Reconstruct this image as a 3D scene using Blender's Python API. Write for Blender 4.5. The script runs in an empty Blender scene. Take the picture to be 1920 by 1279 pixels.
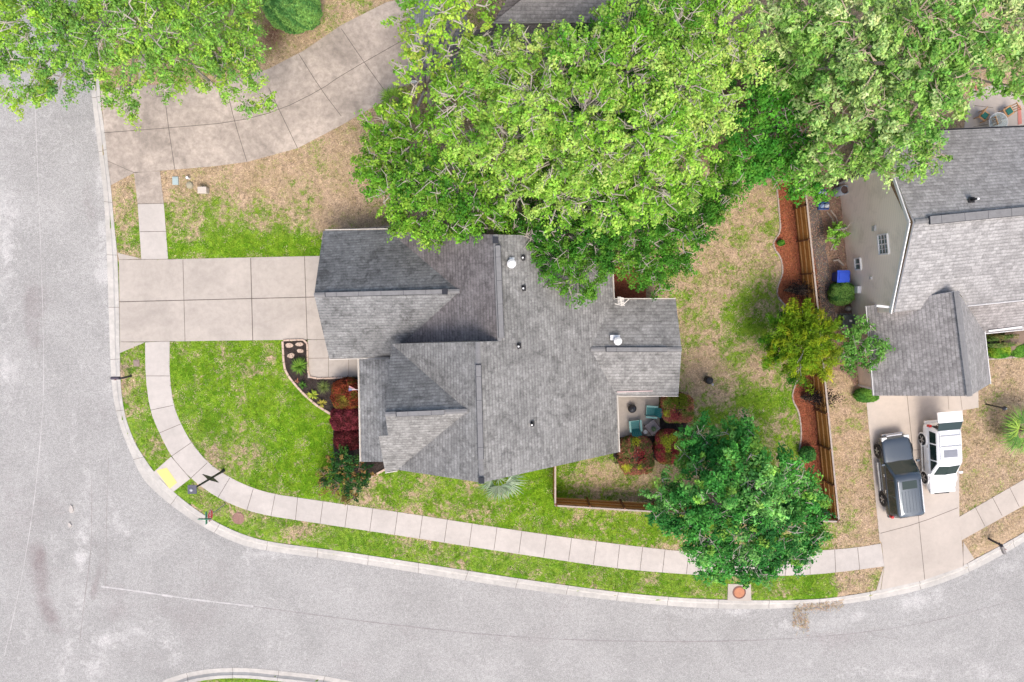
import bpy, bmesh, math, random
import numpy as np
from mathutils import Vector, Matrix
random.seed(7); RNG = np.random.default_rng(11)
R = math.radians
C = bpy.context.scene.collection

# ------------------------------------------------------------------ camera, sky, sun, exposure
H = 42.67; FPX = 1280.0; TILT = math.atan(79.5 / 1280.0)
cam_d = bpy.data.cameras.new('camera'); cam = bpy.data.objects.new('camera', cam_d); C.objects.link(cam)
cam.location = (0, 0, H); cam.rotation_euler = (-TILT, 0, 0)
cam_d.sensor_width = 36; cam_d.lens = 24; cam_d.clip_start = 1; cam_d.clip_end = 2000
bpy.context.scene.camera = cam
SUN_EL, SUN_AZ = R(60), R(164)          # azimuth clockwise from +Y
w = bpy.data.worlds.new("World"); bpy.context.scene.world = w; w.use_nodes = True
nt = w.node_tree; bg = nt.nodes['Background']; sky = nt.nodes.new('ShaderNodeTexSky')
sky.sky_type = 'NISHITA'; sky.sun_disc = False; sky.sun_elevation = SUN_EL; sky.sun_rotation = SUN_AZ
sky.dust_density = 4.0; sky.air_density = 1.0; sky.ozone_density = 0.6
nt.links.new(sky.outputs[0], bg.inputs[0]); bg.inputs[1].default_value = 0.15
sl = bpy.data.lights.new('sun', 'SUN'); so = bpy.data.objects.new('sun', sl); C.objects.link(so)
sl.energy = 1.35; sl.angle = R(26); sl.color = (1.0, 0.93, 0.84)
sd = Vector((math.sin(SUN_AZ) * math.cos(SUN_EL), math.cos(SUN_AZ) * math.cos(SUN_EL), math.sin(SUN_EL)))
so.rotation_euler = (-sd).to_track_quat('-Z', 'Y').to_euler(); so.location = (40, -60, 90)
vs = bpy.context.scene.view_settings
bpy.context.scene.display_settings.display_device = 'sRGB'
vs.view_transform = 'Standard'; vs.look = 'None'; vs.gamma = 1; vs.exposure = 0.72; vs.use_curve_mapping = False

# ------------------------------------------------------------------ picture <-> world
ct, st = math.cos(TILT), math.sin(TILT)
def ray(u, v):
    x, y = (u - 960) / FPX, -(v - 639.5) / FPX
    return Vector((x, y * ct - st, -y * st - ct))     # Rx(-TILT) * (x, y, -1)
def P(u, v, z=0.0):
    d = ray(u, v); t = (z - H) / d.z
    return Vector((d.x * t, d.y * t, z))
def XY(u, v, z=0.0):
    p = P(u, v, z); return (p.x, p.y)
class Plane:
    def __init__(s, a, b, c):
        s.p = Vector(a); s.n = (Vector(b) - s.p).cross(Vector(c) - s.p).normalized()
        if s.n.z < 0: s.n = -s.n
def on(pl, u, v):
    d = ray(u, v); o = Vector((0, 0, H)); t = (pl.p - o).dot(pl.n) / d.dot(pl.n)
    return o + d * t
def slope_plane(a, b, m, side):
    """plane through the level line a-b rising with pitch m towards 'side' (a 2D point)"""
    a = Vector(a); b = Vector(b); d = (b - a); n = Vector((-d.y, d.x, 0)).normalized()
    if (Vector((side[0], side[1], a.z)) - a).dot(n) < 0: n = -n
    return Plane(a, b, a + n + Vector((0, 0, m)))

# ------------------------------------------------------------------ mesh building
class MB:
    def __init__(s): s.v = []; s.f = []; s.uv = []; s.mi = []
    def face(s, pts, uv=None, mi=0):
        i = len(s.v); s.v += [tuple(p) for p in pts]; s.f.append(list(range(i, i + len(pts))))
        s.uv.append(uv); s.mi.append(mi)
    def box(s, c, size, rz=0, mi=0, M=None):
        hx, hy, hz = size[0] / 2, size[1] / 2, size[2] / 2
        m = M if M is not None else Matrix.Translation(Vector(c)) @ Matrix.Rotation(rz, 4, 'Z')
        P8 = [m @ Vector((x, y, z)) for z in (-hz, hz) for x, y in ((-hx, -hy), (hx, -hy), (hx, hy), (-hx, hy))]
        for q in ((3, 2, 1, 0), (4, 5, 6, 7), (0, 1, 5, 4), (1, 2, 6, 5), (2, 3, 7, 6), (3, 0, 4, 7)):
            s.face([P8[k] for k in q], mi=mi)
    def beam(s, a, b, wd, ht, mi=0, up=Vector((0, 0, 1))):
        a = Vector(a); b = Vector(b); d = b - a; L = d.length
        if L < 1e-6: return
        x = d / L; y = up.cross(x)
        if y.length < 1e-4: y = Vector((0, 1, 0))
        y.normalize(); z = x.cross(y)
        m = Matrix((x, y, z)).transposed().to_4x4(); m.translation = (a + b) / 2
        s.box(None, (L, wd, ht), M=m, mi=mi)
    def prism(s, poly, z0, z1, mi=0, bottom=True):
        n = len(poly); ar = sum(poly[i][0] * poly[(i + 1) % n][1] - poly[(i + 1) % n][0] * poly[i][1] for i in range(n))
        if ar < 0: poly = poly[::-1]
        s.face([(p[0], p[1], z1) for p in poly], mi=mi)
        if bottom: s.face([(p[0], p[1], z0) for p in poly[::-1]], mi=mi)
        for i in range(n):
            a, b = poly[i], poly[(i + 1) % n]
            s.face([(a[0], a[1], z0), (b[0], b[1], z0), (b[0], b[1], z1), (a[0], a[1], z1)], mi=mi)
    def lathe(s, c, prof, n=20, mi=0, axis=None):
        c = Vector(c); m = axis if axis is not None else Matrix.Identity(3)
        rings = [[c + m @ Vector((r * math.cos(2 * math.pi * k / n), r * math.sin(2 * math.pi * k / n), z)) for k in range(n)] for r, z in prof]
        for a, b in zip(rings, rings[1:]):
            for k in range(n):
                s.face([a[k], a[(k + 1) % n], b[(k + 1) % n], b[k]], mi=mi)
        if prof[0][0] > 1e-4: s.face(rings[0][::-1], mi=mi)
        if prof[-1][0] > 1e-4: s.face(rings[-1], mi=mi)
    def tube(s, pts, rad, n=6, mi=0):
        pts = [Vector(p) for p in pts]; rings = []
        for i, p in enumerate(pts):
            d = (pts[min(i + 1, len(pts) - 1)] - pts[max(i - 1, 0)]); d = d.normalized() if d.length > 1e-6 else Vector((0, 0, 1))
            a = d.cross(Vector((0, 0, 1))) if abs(d.z) < .9 else d.cross(Vector((1, 0, 0))); a.normalize(); b = d.cross(a)
            r = rad[i] if hasattr(rad, '__len__') else rad
            rings.append([p + (a * math.cos(t) + b * math.sin(t)) * r for t in [2 * math.pi * k / n for k in range(n)]])
        for a, b in zip(rings, rings[1:]):
            for k in range(n): s.face([a[k], b[k], b[(k + 1) % n], a[(k + 1) % n]], mi=mi)
        s.face(rings[0], mi=mi); s.face(rings[-1][::-1], mi=mi)
    def build(s, name, mats, parent=None, local=False, smooth=False, bevel=0, weld=True):
        me = bpy.data.meshes.new(name)
        off = Vector((0, 0, 0)) if (local or parent is None) else WORLD.get(parent.name, Vector((0, 0, 0)))
        me.from_pydata([(x - off.x, y - off.y, z - off.z) for x, y, z in s.v], [], s.f)
        if any(u is not None for u in s.uv):
            ul = me.uv_layers.new(name='UVMap'); k = 0
            for f, u in zip(s.f, s.uv):
                for j in range(len(f)):
                    ul.data[k].uv = u[j] if u is not None else (0, 0); k += 1
        if not isinstance(mats, (list, tuple)): mats = [mats]
        for m in mats: me.materials.append(m)
        me.polygons.foreach_set('material_index', s.mi)
        if weld:
            bm = bmesh.new(); bm.from_mesh(me); bmesh.ops.remove_doubles(bm, verts=bm.verts, dist=1e-4)
            bmesh.ops.recalc_face_normals(bm, faces=bm.faces); bm.to_mesh(me); bm.free()
        if smooth: me.polygons.foreach_set('use_smooth', [True] * len(me.polygons))
        o = bpy.data.objects.new(name, me); C.objects.link(o)
        if parent is not None:
            o.parent = parent
        if bevel:
            md = o.modifiers.new('bevel', 'BEVEL'); md.width = bevel; md.segments = 2; md.limit_method = 'ANGLE'
        if smooth:
            try: me.set_sharp_from_angle(angle=R(40))
            except Exception: pass
        return o
WORLD = {}
def tag(o, label, cat, group=None, kind=None):
    o['label'] = label; o['category'] = cat
    if group: o['group'] = group
    if kind: o['kind'] = kind
    return o
def thing(name, label, cat, loc, rz=0, group=None):
    o = bpy.data.objects.new(name, None); C.objects.link(o); o.location = loc; o.rotation_euler = (0, 0, rz)
    o.empty_display_size = .3; WORLD[o.name] = Vector(loc); tag(o, label, cat, group); return o
def struct(o): o['kind'] = 'structure'; return o
def dup(root, loc, rz, label):
    r = root.copy(); C.objects.link(r); r.location = loc; r.rotation_euler = (0, 0, rz); r['label'] = label
    for ch in list(root.children):
        c = ch.copy(); C.objects.link(c); c.parent = r
        for g in list(ch.children):
            d = g.copy(); C.objects.link(d); d.parent = c
    return r

# ------------------------------------------------------------------ materials
def newmat(name):
    m = bpy.data.materials.new(name); m.use_nodes = True; n = m.node_tree
    return m, n, n.nodes['Principled BSDF'], n.nodes, n.links
def noise(n, scale, detail=4, rough=.6, vec=None, dist=0):
    t = n.nodes.new('ShaderNodeTexNoise'); t.inputs['Scale'].default_value = scale; t.inputs['Detail'].default_value = detail
    t.inputs['Roughness'].default_value = rough; t.inputs['Distortion'].default_value = dist
    if vec is not None: n.links.new(vec, t.inputs['Vector'])
    return t.outputs['Fac']
def ramp(n, fac, stops):
    r = n.nodes.new('ShaderNodeValToRGB'); e = r.color_ramp.elements
    while len(e) < len(stops): e.new(0.5)
    for k, (p, c) in enumerate(stops):
        e[k].position = p; e[k].color = (c, c, c, 1) if not hasattr(c, '__len__') else (*c, 1)
    n.links.new(fac, r.inputs[0]); return r.outputs[0]
def mixc(n, a, b, fac, mode='MIX'):
    m = n.nodes.new('ShaderNodeMix'); m.data_type = 'RGBA'; m.blend_type = mode
    for k, x in ((6, a), (7, b)):
        if hasattr(x, '__len__'): m.inputs[k].default_value = (*x[:3], 1)
        else: n.links.new(x, m.inputs[k])
    if isinstance(fac, (int, float)): m.inputs[0].default_value = fac
    else: n.links.new(fac, m.inputs[0])
    return m.outputs[2]
def math_(n, op, a, b=0.0):
    m = n.nodes.new('ShaderNodeMath'); m.operation = op
    for k, x in ((0, a), (1, b)):
        if isinstance(x, (int, float)): m.inputs[k].default_value = x
        else: n.links.new(x, m.inputs[k])
    return m.outputs[0]
def obj_coord(n):
    g = n.nodes.new('ShaderNodeNewGeometry'); return g.outputs['Position']
def bump(n, bs, h, strength=.3, dist=.02):
    b = n.nodes.new('ShaderNodeBump'); b.inputs['Strength'].default_value = strength; b.inputs['Distance'].default_value = dist
    n.links.new(h, b.inputs['Height']); n.links.new(b.outputs[0], bs.inputs['Normal'])
def simple(name, col, rough=.7, var=.15, s1=1.5, s2=18, metal=0, bmp=0.0, spec=.3):
    m, n, bs, _, L = newmat(name); pos = obj_coord(n)
    a = noise(n, s1, 5, .6, pos); b = noise(n, s2, 4, .6, pos)
    f = math_(n, 'ADD', math_(n, 'MULTIPLY', a, .6), math_(n, 'MULTIPLY', b, .4))
    c = ramp(n, f, [(.3, [x * (1 - var) for x in col]), (.7, [min(1, x * (1 + var)) for x in col])])
    L.new(c, bs.inputs['Base Color']); bs.inputs['Roughness'].default_value = rough; bs.inputs['Metallic'].default_value = metal
    bs.inputs['Specular IOR Level'].default_value = spec
    if bmp: bump(n, bs, b, bmp)
    return m
def leafmat(name, trans=.25):
    m, n, bs, N, L = newmat(name)
    a = N.new('ShaderNodeAttribute'); a.attribute_name = 'Col'
    L.new(a.outputs['Color'], bs.inputs['Base Color']); bs.inputs['Roughness'].default_value = .6; bs.inputs['Specular IOR Level'].default_value = .12
    t = N.new('ShaderNodeBsdfTranslucent'); mx = N.new('ShaderNodeMixShader'); mx.inputs[0].default_value = trans
    L.new(a.outputs['Color'], t.inputs['Color']); L.new(bs.outputs[0], mx.inputs[1]); L.new(t.outputs[0], mx.inputs[2])
    L.new(mx.outputs[0], N['Material Output'].inputs['Surface']); return m
LEAF = leafmat('foliage', .3); CHIP = leafmat('chips_and_blades', .0)

def concrete(name, col, stain=.12, blotch=.5):
    m, n, bs, N, L = newmat(name); pos = obj_coord(n)
    a = noise(n, .35, 6, .65, pos, .6); b = noise(n, 3.0, 6, .7, pos, .3); c = noise(n, 40, 3, .6, pos)
    k = ramp(n, a, [(.30, 1 - stain), (.62, 1 + stain * .5)])
    k2 = ramp(n, b, [(.32, 1 - stain * blotch), (.6, 1.0), (.78, 1 + stain * .4)])
    k3 = ramp(n, c, [(.3, .95), (.7, 1.04)])
    x = mixc(n, mixc(n, mixc(n, col, k, 1, 'MULTIPLY'), k2, 1, 'MULTIPLY'), k3, 1, 'MULTIPLY')
    L.new(x, bs.inputs['Base Color']); bs.inputs['Roughness'].default_value = .85; bump(n, bs, c, .15); return m
M_conc = concrete('new_concrete', (.435, .385, .338), .15, .8)
M_conc_walk = concrete('sidewalk_concrete', (.485, .442, .404), .12, .8)
M_conc_old = concrete('old_stained_concrete', (.44, .372, .315), .36, .9)
M_conc_n = concrete('neighbour_concrete', (.47, .41, .355), .12, .6)
M_kerb = concrete('kerb_concrete', (.49, .462, .425), .20, .9)
M_joint = simple('joint_dirt', (.13, .11, .095), .9, .25)

def asphalt():
    m, n, bs, N, L = newmat('weathered_asphalt'); pos = obj_coord(n)
    at = N.new('ShaderNodeAttribute'); at.attribute_name = 'wear'
    a = noise(n, .22, 7, .6, pos, 1.0); b = noise(n, 1.8, 7, .75, pos, .8); c = noise(n, 6, 4, .8, pos); c2 = noise(n, 17, 3, .85, pos)
    base = mixc(n, (.288, .280, .268), (.362, .352, .338), ramp(n, a, [(.3, 0.), (.7, 1.)]))
    w1 = math_(n, 'ADD', at.outputs['Fac'], math_(n, 'MULTIPLY', math_(n, 'SUBTRACT', b, .5), 1.8))
    wp = ramp(n, w1, [(.52, 0.), (1.0, 1.)]); wd = ramp(n, math_(n, 'ADD', at.outputs['Fac'], math_(n, 'MULTIPLY', math_(n, 'SUBTRACT', b, .5), .45)), [(.0, 1.), (.36, 0.)])
    x = mixc(n, base, (.45, .435, .42), wp); x = mixc(n, x, (.235, .205, .20), wd)
    x = mixc(n, x, ramp(n, c, [(.3, .80), (.5, 1.0), (.7, 1.17)]), 1, 'MULTIPLY')
    x = mixc(n, x, ramp(n, c2, [(.34, .62), (.66, 1.36)]), 1, 'MULTIPLY')
    L.new(x, bs.inputs['Base Color']); bs.inputs['Roughness'].default_value = .9; bump(n, bs, c2, .35); return m
M_asph = asphalt()

def lawnmat():
    m, n, bs, N, L = newmat('lawn_turf'); pos = obj_coord(n)
    at = N.new('ShaderNodeAttribute'); at.attribute_name = 'turf'
    sp = N.new('ShaderNodeSeparateColor'); L.new(at.outputs['Color'], sp.inputs[0])
    a = noise(n, 1.1, 6, .75, pos, .8); b = noise(n, 3.6, 5, .75, pos, .8); c = noise(n, 9, 4, .8, pos, 1.2)
    f = math_(n, 'ADD', sp.outputs[0], math_(n, 'MULTIPLY', math_(n, 'SUBTRACT', a, .5), 1.7))
    f = math_(n, 'ADD', f, math_(n, 'MULTIPLY', math_(n, 'SUBTRACT', b, .5), 1.7))
    g = ramp(n, f, [(.30, 0.), (.62, 1.)])
    green = mixc(n, (.20, .27, .065), (.115, .245, .008), sp.outputs[1])
    green = mixc(n, green, (.23, .33, .03), ramp(n, b, [(.42, 0.), (.65, .8)])); green = mixc(n, green, (.065, .17, .008), ramp(n, noise(n, .9, 6, .75, pos, 1.5), [(.42, .75), (.56, 0.)]))
    tan = mixc(n, (.46, .335, .235), (.34, .255, .145), ramp(n, a, [(.35, 0.), (.65, 1.)]))
    x = mixc(n, tan, green, g); x = mixc(n, x, (.17, .10, .07), ramp(n, sp.outputs[2], [(.2, 0.), (.8, 1.)]))
    x = mixc(n, x, ramp(n, c, [(.34, .42), (.5, 1.0), (.66, 1.5)]), 1, 'MULTIPLY')
    L.new(x, bs.inputs['Base Color']); bs.inputs['Roughness'].default_value = 1.0; bs.inputs['Specular IOR Level'].default_value = .0
    bump(n, bs, c, .7, .05); return m
M_lawn = lawnmat()

def shingle(name, ca, cb, dark=.55, scale=.2, seam=.75):
    m, n, bs, N, L = newmat(name); uv = N.new('ShaderNodeUVMap'); uv.uv_map = 'UVMap'; pos = obj_coord(n)
    br = N.new('ShaderNodeTexBrick'); L.new(uv.outputs[0], br.inputs['Vector'])
    br.offset = .37; br.offset_frequency = 2; br.squash = 1
    for k, val in (('Scale', 1.0), ('Mortar Size', .008), ('Mortar Smooth', .3), ('Bias', 0.0), ('Brick Width', .27), ('Row Height', .20)): br.inputs[k].default_value = val
    br.inputs['Color1'].default_value = (.78, .78, .78, 1); br.inputs['Color2'].default_value = (1.22, 1.22, 1.22, 1); br.inputs['Mortar'].default_value = (.80, .80, .80, 1)
    a = noise(n, scale, 6, .6, pos, .8); b = noise(n, 1.3, 6, .75, pos, .6); c = noise(n, 8, 4, .85, pos)
    x = mixc(n, ca, cb, ramp(n, a, [(.3, 0.), (.7, 1.)]))
    x = mixc(n, x, ramp(n, b, [(.36, dark), (.5, 1.0), (.66, 1.16)]), 1, 'MULTIPLY')
    x = mixc(n, x, br.outputs['Color'], seam, 'MULTIPLY')
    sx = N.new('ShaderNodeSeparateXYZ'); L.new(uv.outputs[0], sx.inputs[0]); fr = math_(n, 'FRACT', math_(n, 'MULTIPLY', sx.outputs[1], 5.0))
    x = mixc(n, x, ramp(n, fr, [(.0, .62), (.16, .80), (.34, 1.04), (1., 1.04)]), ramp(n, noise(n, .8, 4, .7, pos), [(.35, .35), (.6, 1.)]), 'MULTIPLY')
    x = mixc(n, x, ramp(n, c, [(.34, .74), (.66, 1.26)]), 1, 'MULTIPLY')
    L.new(x, bs.inputs['Base Color']); bs.inputs['Roughness'].default_value = .92; bs.inputs['Specular IOR Level'].default_value = .15
    bump(n, bs, br.outputs['Fac'], .5, -.01); return m
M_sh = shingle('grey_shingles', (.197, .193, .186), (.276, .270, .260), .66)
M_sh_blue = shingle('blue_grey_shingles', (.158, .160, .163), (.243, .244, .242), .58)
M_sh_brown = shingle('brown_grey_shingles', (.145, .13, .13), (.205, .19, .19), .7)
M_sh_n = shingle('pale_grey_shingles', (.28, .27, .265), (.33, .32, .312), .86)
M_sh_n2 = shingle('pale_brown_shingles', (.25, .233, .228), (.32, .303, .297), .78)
M_cap = simple('ridge_cap', (.20, .197, .197), .9, .2, 4, 30); M_capdark = simple('cap_edge_dark', (.03, .032, .04), .8, .2)
M_white = simple('white_trim', (.72, .71, .70), .5, .05); M_cream = simple('cream_gutter', (.66, .62, .56), .5, .08)
M_black = simple('black_metal', (.015, .015, .017), .45, .2); M_rub = simple('rubber', (.02, .02, .02), .85, .2)
M_brick = simple('tan_wall', (.40, .33, .27), .85, .15)

def siding():
    m, n, bs, N, L = newmat('beige_lap_siding'); pos = obj_coord(n)
    s = N.new('ShaderNodeSeparateXYZ'); L.new(pos, s.inputs[0])
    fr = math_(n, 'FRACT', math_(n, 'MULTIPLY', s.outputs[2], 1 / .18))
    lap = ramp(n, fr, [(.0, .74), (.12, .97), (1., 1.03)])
    a = noise(n, .8, 6, .7, pos, .5)
    x = mixc(n, (.93, .81, .68), (.72, .62, .50), ramp(n, a, [(.52, 0.), (.78, 1.)]))
    x = mixc(n, x, lap, 1, 'MULTIPLY'); L.new(x, bs.inputs['Base Color']); bs.inputs['Roughness'].default_value = .7; return m
M_sid = siding()
def wood(name, ca, cb):
    m, n, bs, N, L = newmat(name); pos = obj_coord(n)
    a = noise(n, 2.5, 5, .7, pos, 1); b = noise(n, 16, 4, .7, pos)
    x = mixc(n, ca, cb, ramp(n, a, [(.35, 0.), (.65, 1.)])); x = mixc(n, x, ramp(n, b, [(.3, .75), (.7, 1.15)]), 1, 'MULTIPLY')
    L.new(x, bs.inputs['Base Color']); bs.inputs['Roughness'].default_value = .75; return m
M_fence = wood('stained_fence_boards', (.55, .24, .05), (.40, .15, .03)); M_rail = wood('fence_rail_wood', (.60, .34, .13), (.50, .25, .08))
M_fcap = wood('weathered_cap_board', (.44, .37, .32), (.34, .28, .24)); M_fpost = wood('dark_fence_post', (.20, .08, .03), (.13, .05, .02))
M_bark = simple('pale_bark', (.44, .39, .34), .9, .25, 2, 14, bmp=.4); M_barkd = simple('brown_bark', (.20, .145, .11), .9, .3, 2, 14)
M_glass = simple('window_glass', (.10, .16, .15), .08, .3, 1, 4, spec=.8)
M_edge = wood('pink_edging_stone', (.58, .44, .35), (.48, .35, .27))

# ------------------------------------------------------------------ numpy helpers
def vnoise(x, y, s, seed=0):
    X = x / s; Y = y / s; xi = np.floor(X).astype(int); yi = np.floor(Y).astype(int); fx = X - xi; fy = Y - yi
    fx = fx * fx * (3 - 2 * fx); fy = fy * fy * (3 - 2 * fy)
    def h(a, b): v = np.sin(a * 127.1 + b * 311.7 + seed * 74.7) * 43758.5453; return v - np.floor(v)
    return (h(xi, yi) * (1 - fx) + h(xi + 1, yi) * fx) * (1 - fy) + (h(xi, yi + 1) * (1 - fx) + h(xi + 1, yi + 1) * fx) * fy
def inpoly(x, y, poly):
    r = np.zeros(x.shape, bool); n = len(poly)
    for i in range(n):
        x1, y1 = poly[i][0], poly[i][1]; x2, y2 = poly[(i + 1) % n][0], poly[(i + 1) % n][1]
        if y1 == y2: continue
        c = ((y1 > y) != (y2 > y)) & (x < (x2 - x1) * (y - y1) / (y2 - y1) + x1); r ^= c
    return r
def pdist(x, y, pl):
    d = np.full(x.shape, 1e9)
    for (x1, y1), (x2, y2) in zip(pl, pl[1:]):
        dx, dy = x2 - x1, y2 - y1; L = dx * dx + dy * dy + 1e-12
        t = np.clip(((x - x1) * dx + (y - y1) * dy) / L, 0, 1)
        d = np.minimum(d, np.hypot(x - x1 - t * dx, y - y1 - t * dy))
    return d
def gp(pts, z=0.0): return [XY(u, v, z) for u, v in pts]
def smooth_line(pts, it=2):
    for _ in range(it):
        q = [pts[0]]
        for a, b in zip(pts, pts[1:]):
            q += [(a[0] * .75 + b[0] * .25, a[1] * .75 + b[1] * .25), (a[0] * .25 + b[0] * .75, a[1] * .25 + b[1] * .75)]
        q.append(pts[-1]); pts = q
    return pts
def gridmesh(name, xs, ys, Z, attr, cols, mat):
    nx, ny = len(xs), len(ys); X, Y = np.meshgrid(xs, ys)
    co = np.stack([X.ravel(), Y.ravel(), Z.ravel()], 1).astype(np.float32)
    i = np.arange(nx * ny).reshape(ny, nx); q = np.stack([i[:-1, :-1], i[:-1, 1:], i[1:, 1:], i[1:, :-1]], -1).reshape(-1, 4)
    return npmesh(name, co, q, attr, cols, mat)
def npmesh(name, co, quads, attr, cols, mat, parent=None, k=4):
    me = bpy.data.meshes.new(name); nq = len(quads)
    if parent is not None:
        o_ = WORLD[parent.name]; co = co - np.array([o_.x, o_.y, o_.z], np.float32)
    me.vertices.add(len(co)); me.vertices.foreach_set('co', np.ascontiguousarray(co, np.float32).ravel())
    me.loops.add(nq * k); me.loops.foreach_set('vertex_index', np.ascontiguousarray(quads, np.int32).ravel())
    me.polygons.add(nq); me.polygons.foreach_set('loop_start', np.arange(0, nq * k, k, dtype=np.int32))
    me.update(calc_edges=True)
    a = me.attributes.new(attr, 'FLOAT_COLOR', 'POINT'); c4 = np.ones((len(co), 4), np.float32); c4[:, :3] = cols
    a.data.foreach_set('color', c4.ravel()); me.materials.append(mat)
    o = bpy.data.objects.new(name, me); C.objects.link(o)
    if parent is not None: o.parent = parent
    return o
def leaves(name, pos, nrm, L, W, cols, parent=None, mat=None, tris=False, fold=0.0):
    """one small pointed quad per leaf, lying across nrm"""
    n = len(pos); r = RNG.normal(size=(n, 3)); a = np.cross(nrm, r); a /= np.linalg.norm(a, axis=1)[:, None] + 1e-9
    b = np.cross(nrm, a); b /= np.linalg.norm(b, axis=1)[:, None] + 1e-9
    L = np.broadcast_to(L, (n,))[:, None]; W = np.broadcast_to(W, (n,))[:, None]
    if tris:
        co = np.stack([pos - b * W / 2, pos + b * W / 2, pos + a * L], 1).reshape(-1, 3); k = 3
    else:
        co = np.stack([pos - a * L / 2, pos + b * W / 2 - a * L * .08, pos + a * L / 2, pos - b * W / 2 - a * L * .08], 1).reshape(-1, 3); k = 4
    return npmesh(name, co.astype(np.float32), np.arange(n * k).reshape(n, k), 'Col', np.repeat(cols, k, 0), mat or LEAF, parent, k)

# ------------------------------------------------------------------ ground layout (photo pixels at ground level)
OUT = [(160, -60), (165, 80), (170, 168), (185, 286), (195, 370), (200, 464), (203, 564), (206, 665), (210, 732), (218, 776), (230, 815), (249, 860), (268, 900), (296, 927), (325, 951), (379, 988), (440, 1018), (483, 1030), (537, 1038), (638, 1051), (800, 1077), (960, 1102), (1080, 1118), (1180, 1129), (1272, 1137.6), (1334, 1141), (1427, 1142.6), (1511, 1138.7), (1604, 1131), (1719, 1110), (1812, 1077), (1912, 1023), (2000, 962), (2100, 880)]
INN = [(178, -60), (183, 80), (188, 188), (197, 250), (202, 302), (208, 348), (215, 430), (220, 474), (223.5, 564), (224.5, 662), (226, 724), (234, 781), (253, 831), (265, 850), (288, 885), (324, 922), (369, 957), (413, 984), (470, 1008), (523, 1019), (638, 1033), (800, 1058), (960, 1083), (1080, 1100), (1180, 1113), (1272, 1121), (1365, 1125), (1450, 1126), (1507, 1125), (1565, 1121), (1642, 1108), (1727, 1089), (1804, 1062), (1827, 1049), (1920, 1000), (2000, 945), (2100, 864)]
ISO = [(240, 1330), (299, 1279), (330, 1267), (362, 1259), (409, 1252.5), (466, 1252.5), (503, 1256), (600, 1266), (640, 1274), (720, 1290), (860, 1320), (1000, 1360)]
ISI = [(262, 1345), (318, 1296), (345, 1284), (369, 1277.5), (412, 1271.5), (466, 1271.5), (500, 1275), (596, 1285), (636, 1293), (714, 1309), (850, 1338), (990, 1378)]
out_w, inn_w = smooth_line(gp(OUT, -.1)), smooth_line(gp(INN))
iso_w, isi_w = smooth_line(gp(ISO, -.1)), smooth_line(gp(ISI))
# far ground, one sheet to the horizon
b = MB(); b.face([(-400, -400, -.30), (400, -400, -.30), (400, 400, -.30), (-400, 400, -.30)])
struct(b.build('ground', simple('far_grass', (.16, .19, .07), .95, .3, .2, 3)))
# road: regular sheet with wear attribute
xs = np.arange(-46, 60, .2); ys = np.arange(-46, 42, .2); X, Y = np.meshgrid(xs, ys)
wear = np.full(X.shape, .40) + (vnoise(X, Y, 5, 3) - .5) * .22 + (vnoise(X, Y, 1.7, 4) - .5) * .12
def streak(pts, wd, val):
    global wear
    d = pdist(X, Y, gp(pts)); s = wd / 30.0; k = np.exp(-(d / (s * 1.15)) ** 2) * np.clip(.1 + 1.1 * vnoise(X, Y, 1.5, 9) * (.5 + vnoise(X, Y, .5, 19)), 0, 1.3); wear = wear + 1.3 * val * np.clip(k, 0, 1)
for pts, wd, val in [
    ([(165, 878), (160, 960), (146, 1060), (148, 1130), (112, 1300)], 13, .45), ([(10, 380), (14, 620), (10, 760)], 20, .35),
    ([(178, 240), (196, 470), (196, 640), (203, 740)], 9, .35), ([(187, 430), (188, 520)], 14, .4), ([(204, 930), (216, 985), (236, 1000)], 6, .55),
    ([(190, 1200), (300, 1185), (330, 1240)], 18, .45), ([(185, 1225), (160, 1290)], 18, .3), ([(95, 990), (100, 1050)], 12, .25),
    ([(380, 1230), (400, 1215)], 8, .4), ([(1240, 1146), (1350, 1152), (1400, 1150)], 9, .35), ([(1700, 1132), (1760, 1122)], 13, .35),
    ([(1440, 1180), (1570, 1165), (1610, 1155)], 12, .35), ([(1880, 1070), (1920, 1050)], 12, .3), ([(1820, 1250), (1920, 1262)], 12, .25),
    ([(1600, 1260), (1900, 1275)], 12, .2), ([(1450, 1200), (1520, 1240)], 12, .2), ([(130, 740), (135, 860)], 8, .3), ([(60, 800), (40, 900)], 22, .15), ([(330, 1000), (420, 1040)], 10, .15), ([(460, 1038), (560, 1048)], 8, .25)]: streak(pts, wd, val)
for pts, wd, val in [([(66, 1040), (84, 1150), (118, 1185)], 16, -.34), ([(176, 1020), (190, 1045), (170, 1120)], 6, -.3), ([(215, 1215), (270, 1225)], 16, -.14),
                     ([(50, 480), (60, 640)], 24, -.12), ([(150, 250), (172, 420)], 14, -.1), ([(300, 1190), (300, 1250)], 10, -.12), ([(600, 1180), (1300, 1210), (1700, 1190)], 20, -.06)]: streak(pts, wd, val)
o = gridmesh('road', xs, ys, np.full(X.shape, -.12), 'wear', np.repeat(np.clip(wear, 0, 1).ravel()[:, None], 3, 1), M_asph); struct(o)
def strip(name, pts, wd, z, mat, parent=None, jitter=0.0):
    bb = MB(); w_ = smooth_line([tuple(p) for p in pts], 2)
    for a, c in zip(w_, w_[1:]):
        d = Vector((c[0] - a[0], c[1] - a[1], 0)).normalized(); n = Vector((-d.y, d.x, 0)) * wd / 2 * (1 + random.uniform(-jitter, jitter))
        a3 = Vector((a[0], a[1], z)); c3 = Vector((c[0], c[1], z)); bb.face([a3 - n, c3 - n, c3 + n, a3 + n])
    return bb.build(name, mat, parent)
M_seam = simple('pale_road_seam', (.46, .44, .43), .9, .25, 3, 20); M_seamd = simple('dark_road_seam', (.27, .245, .24), .9, .3, 3, 20)
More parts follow.
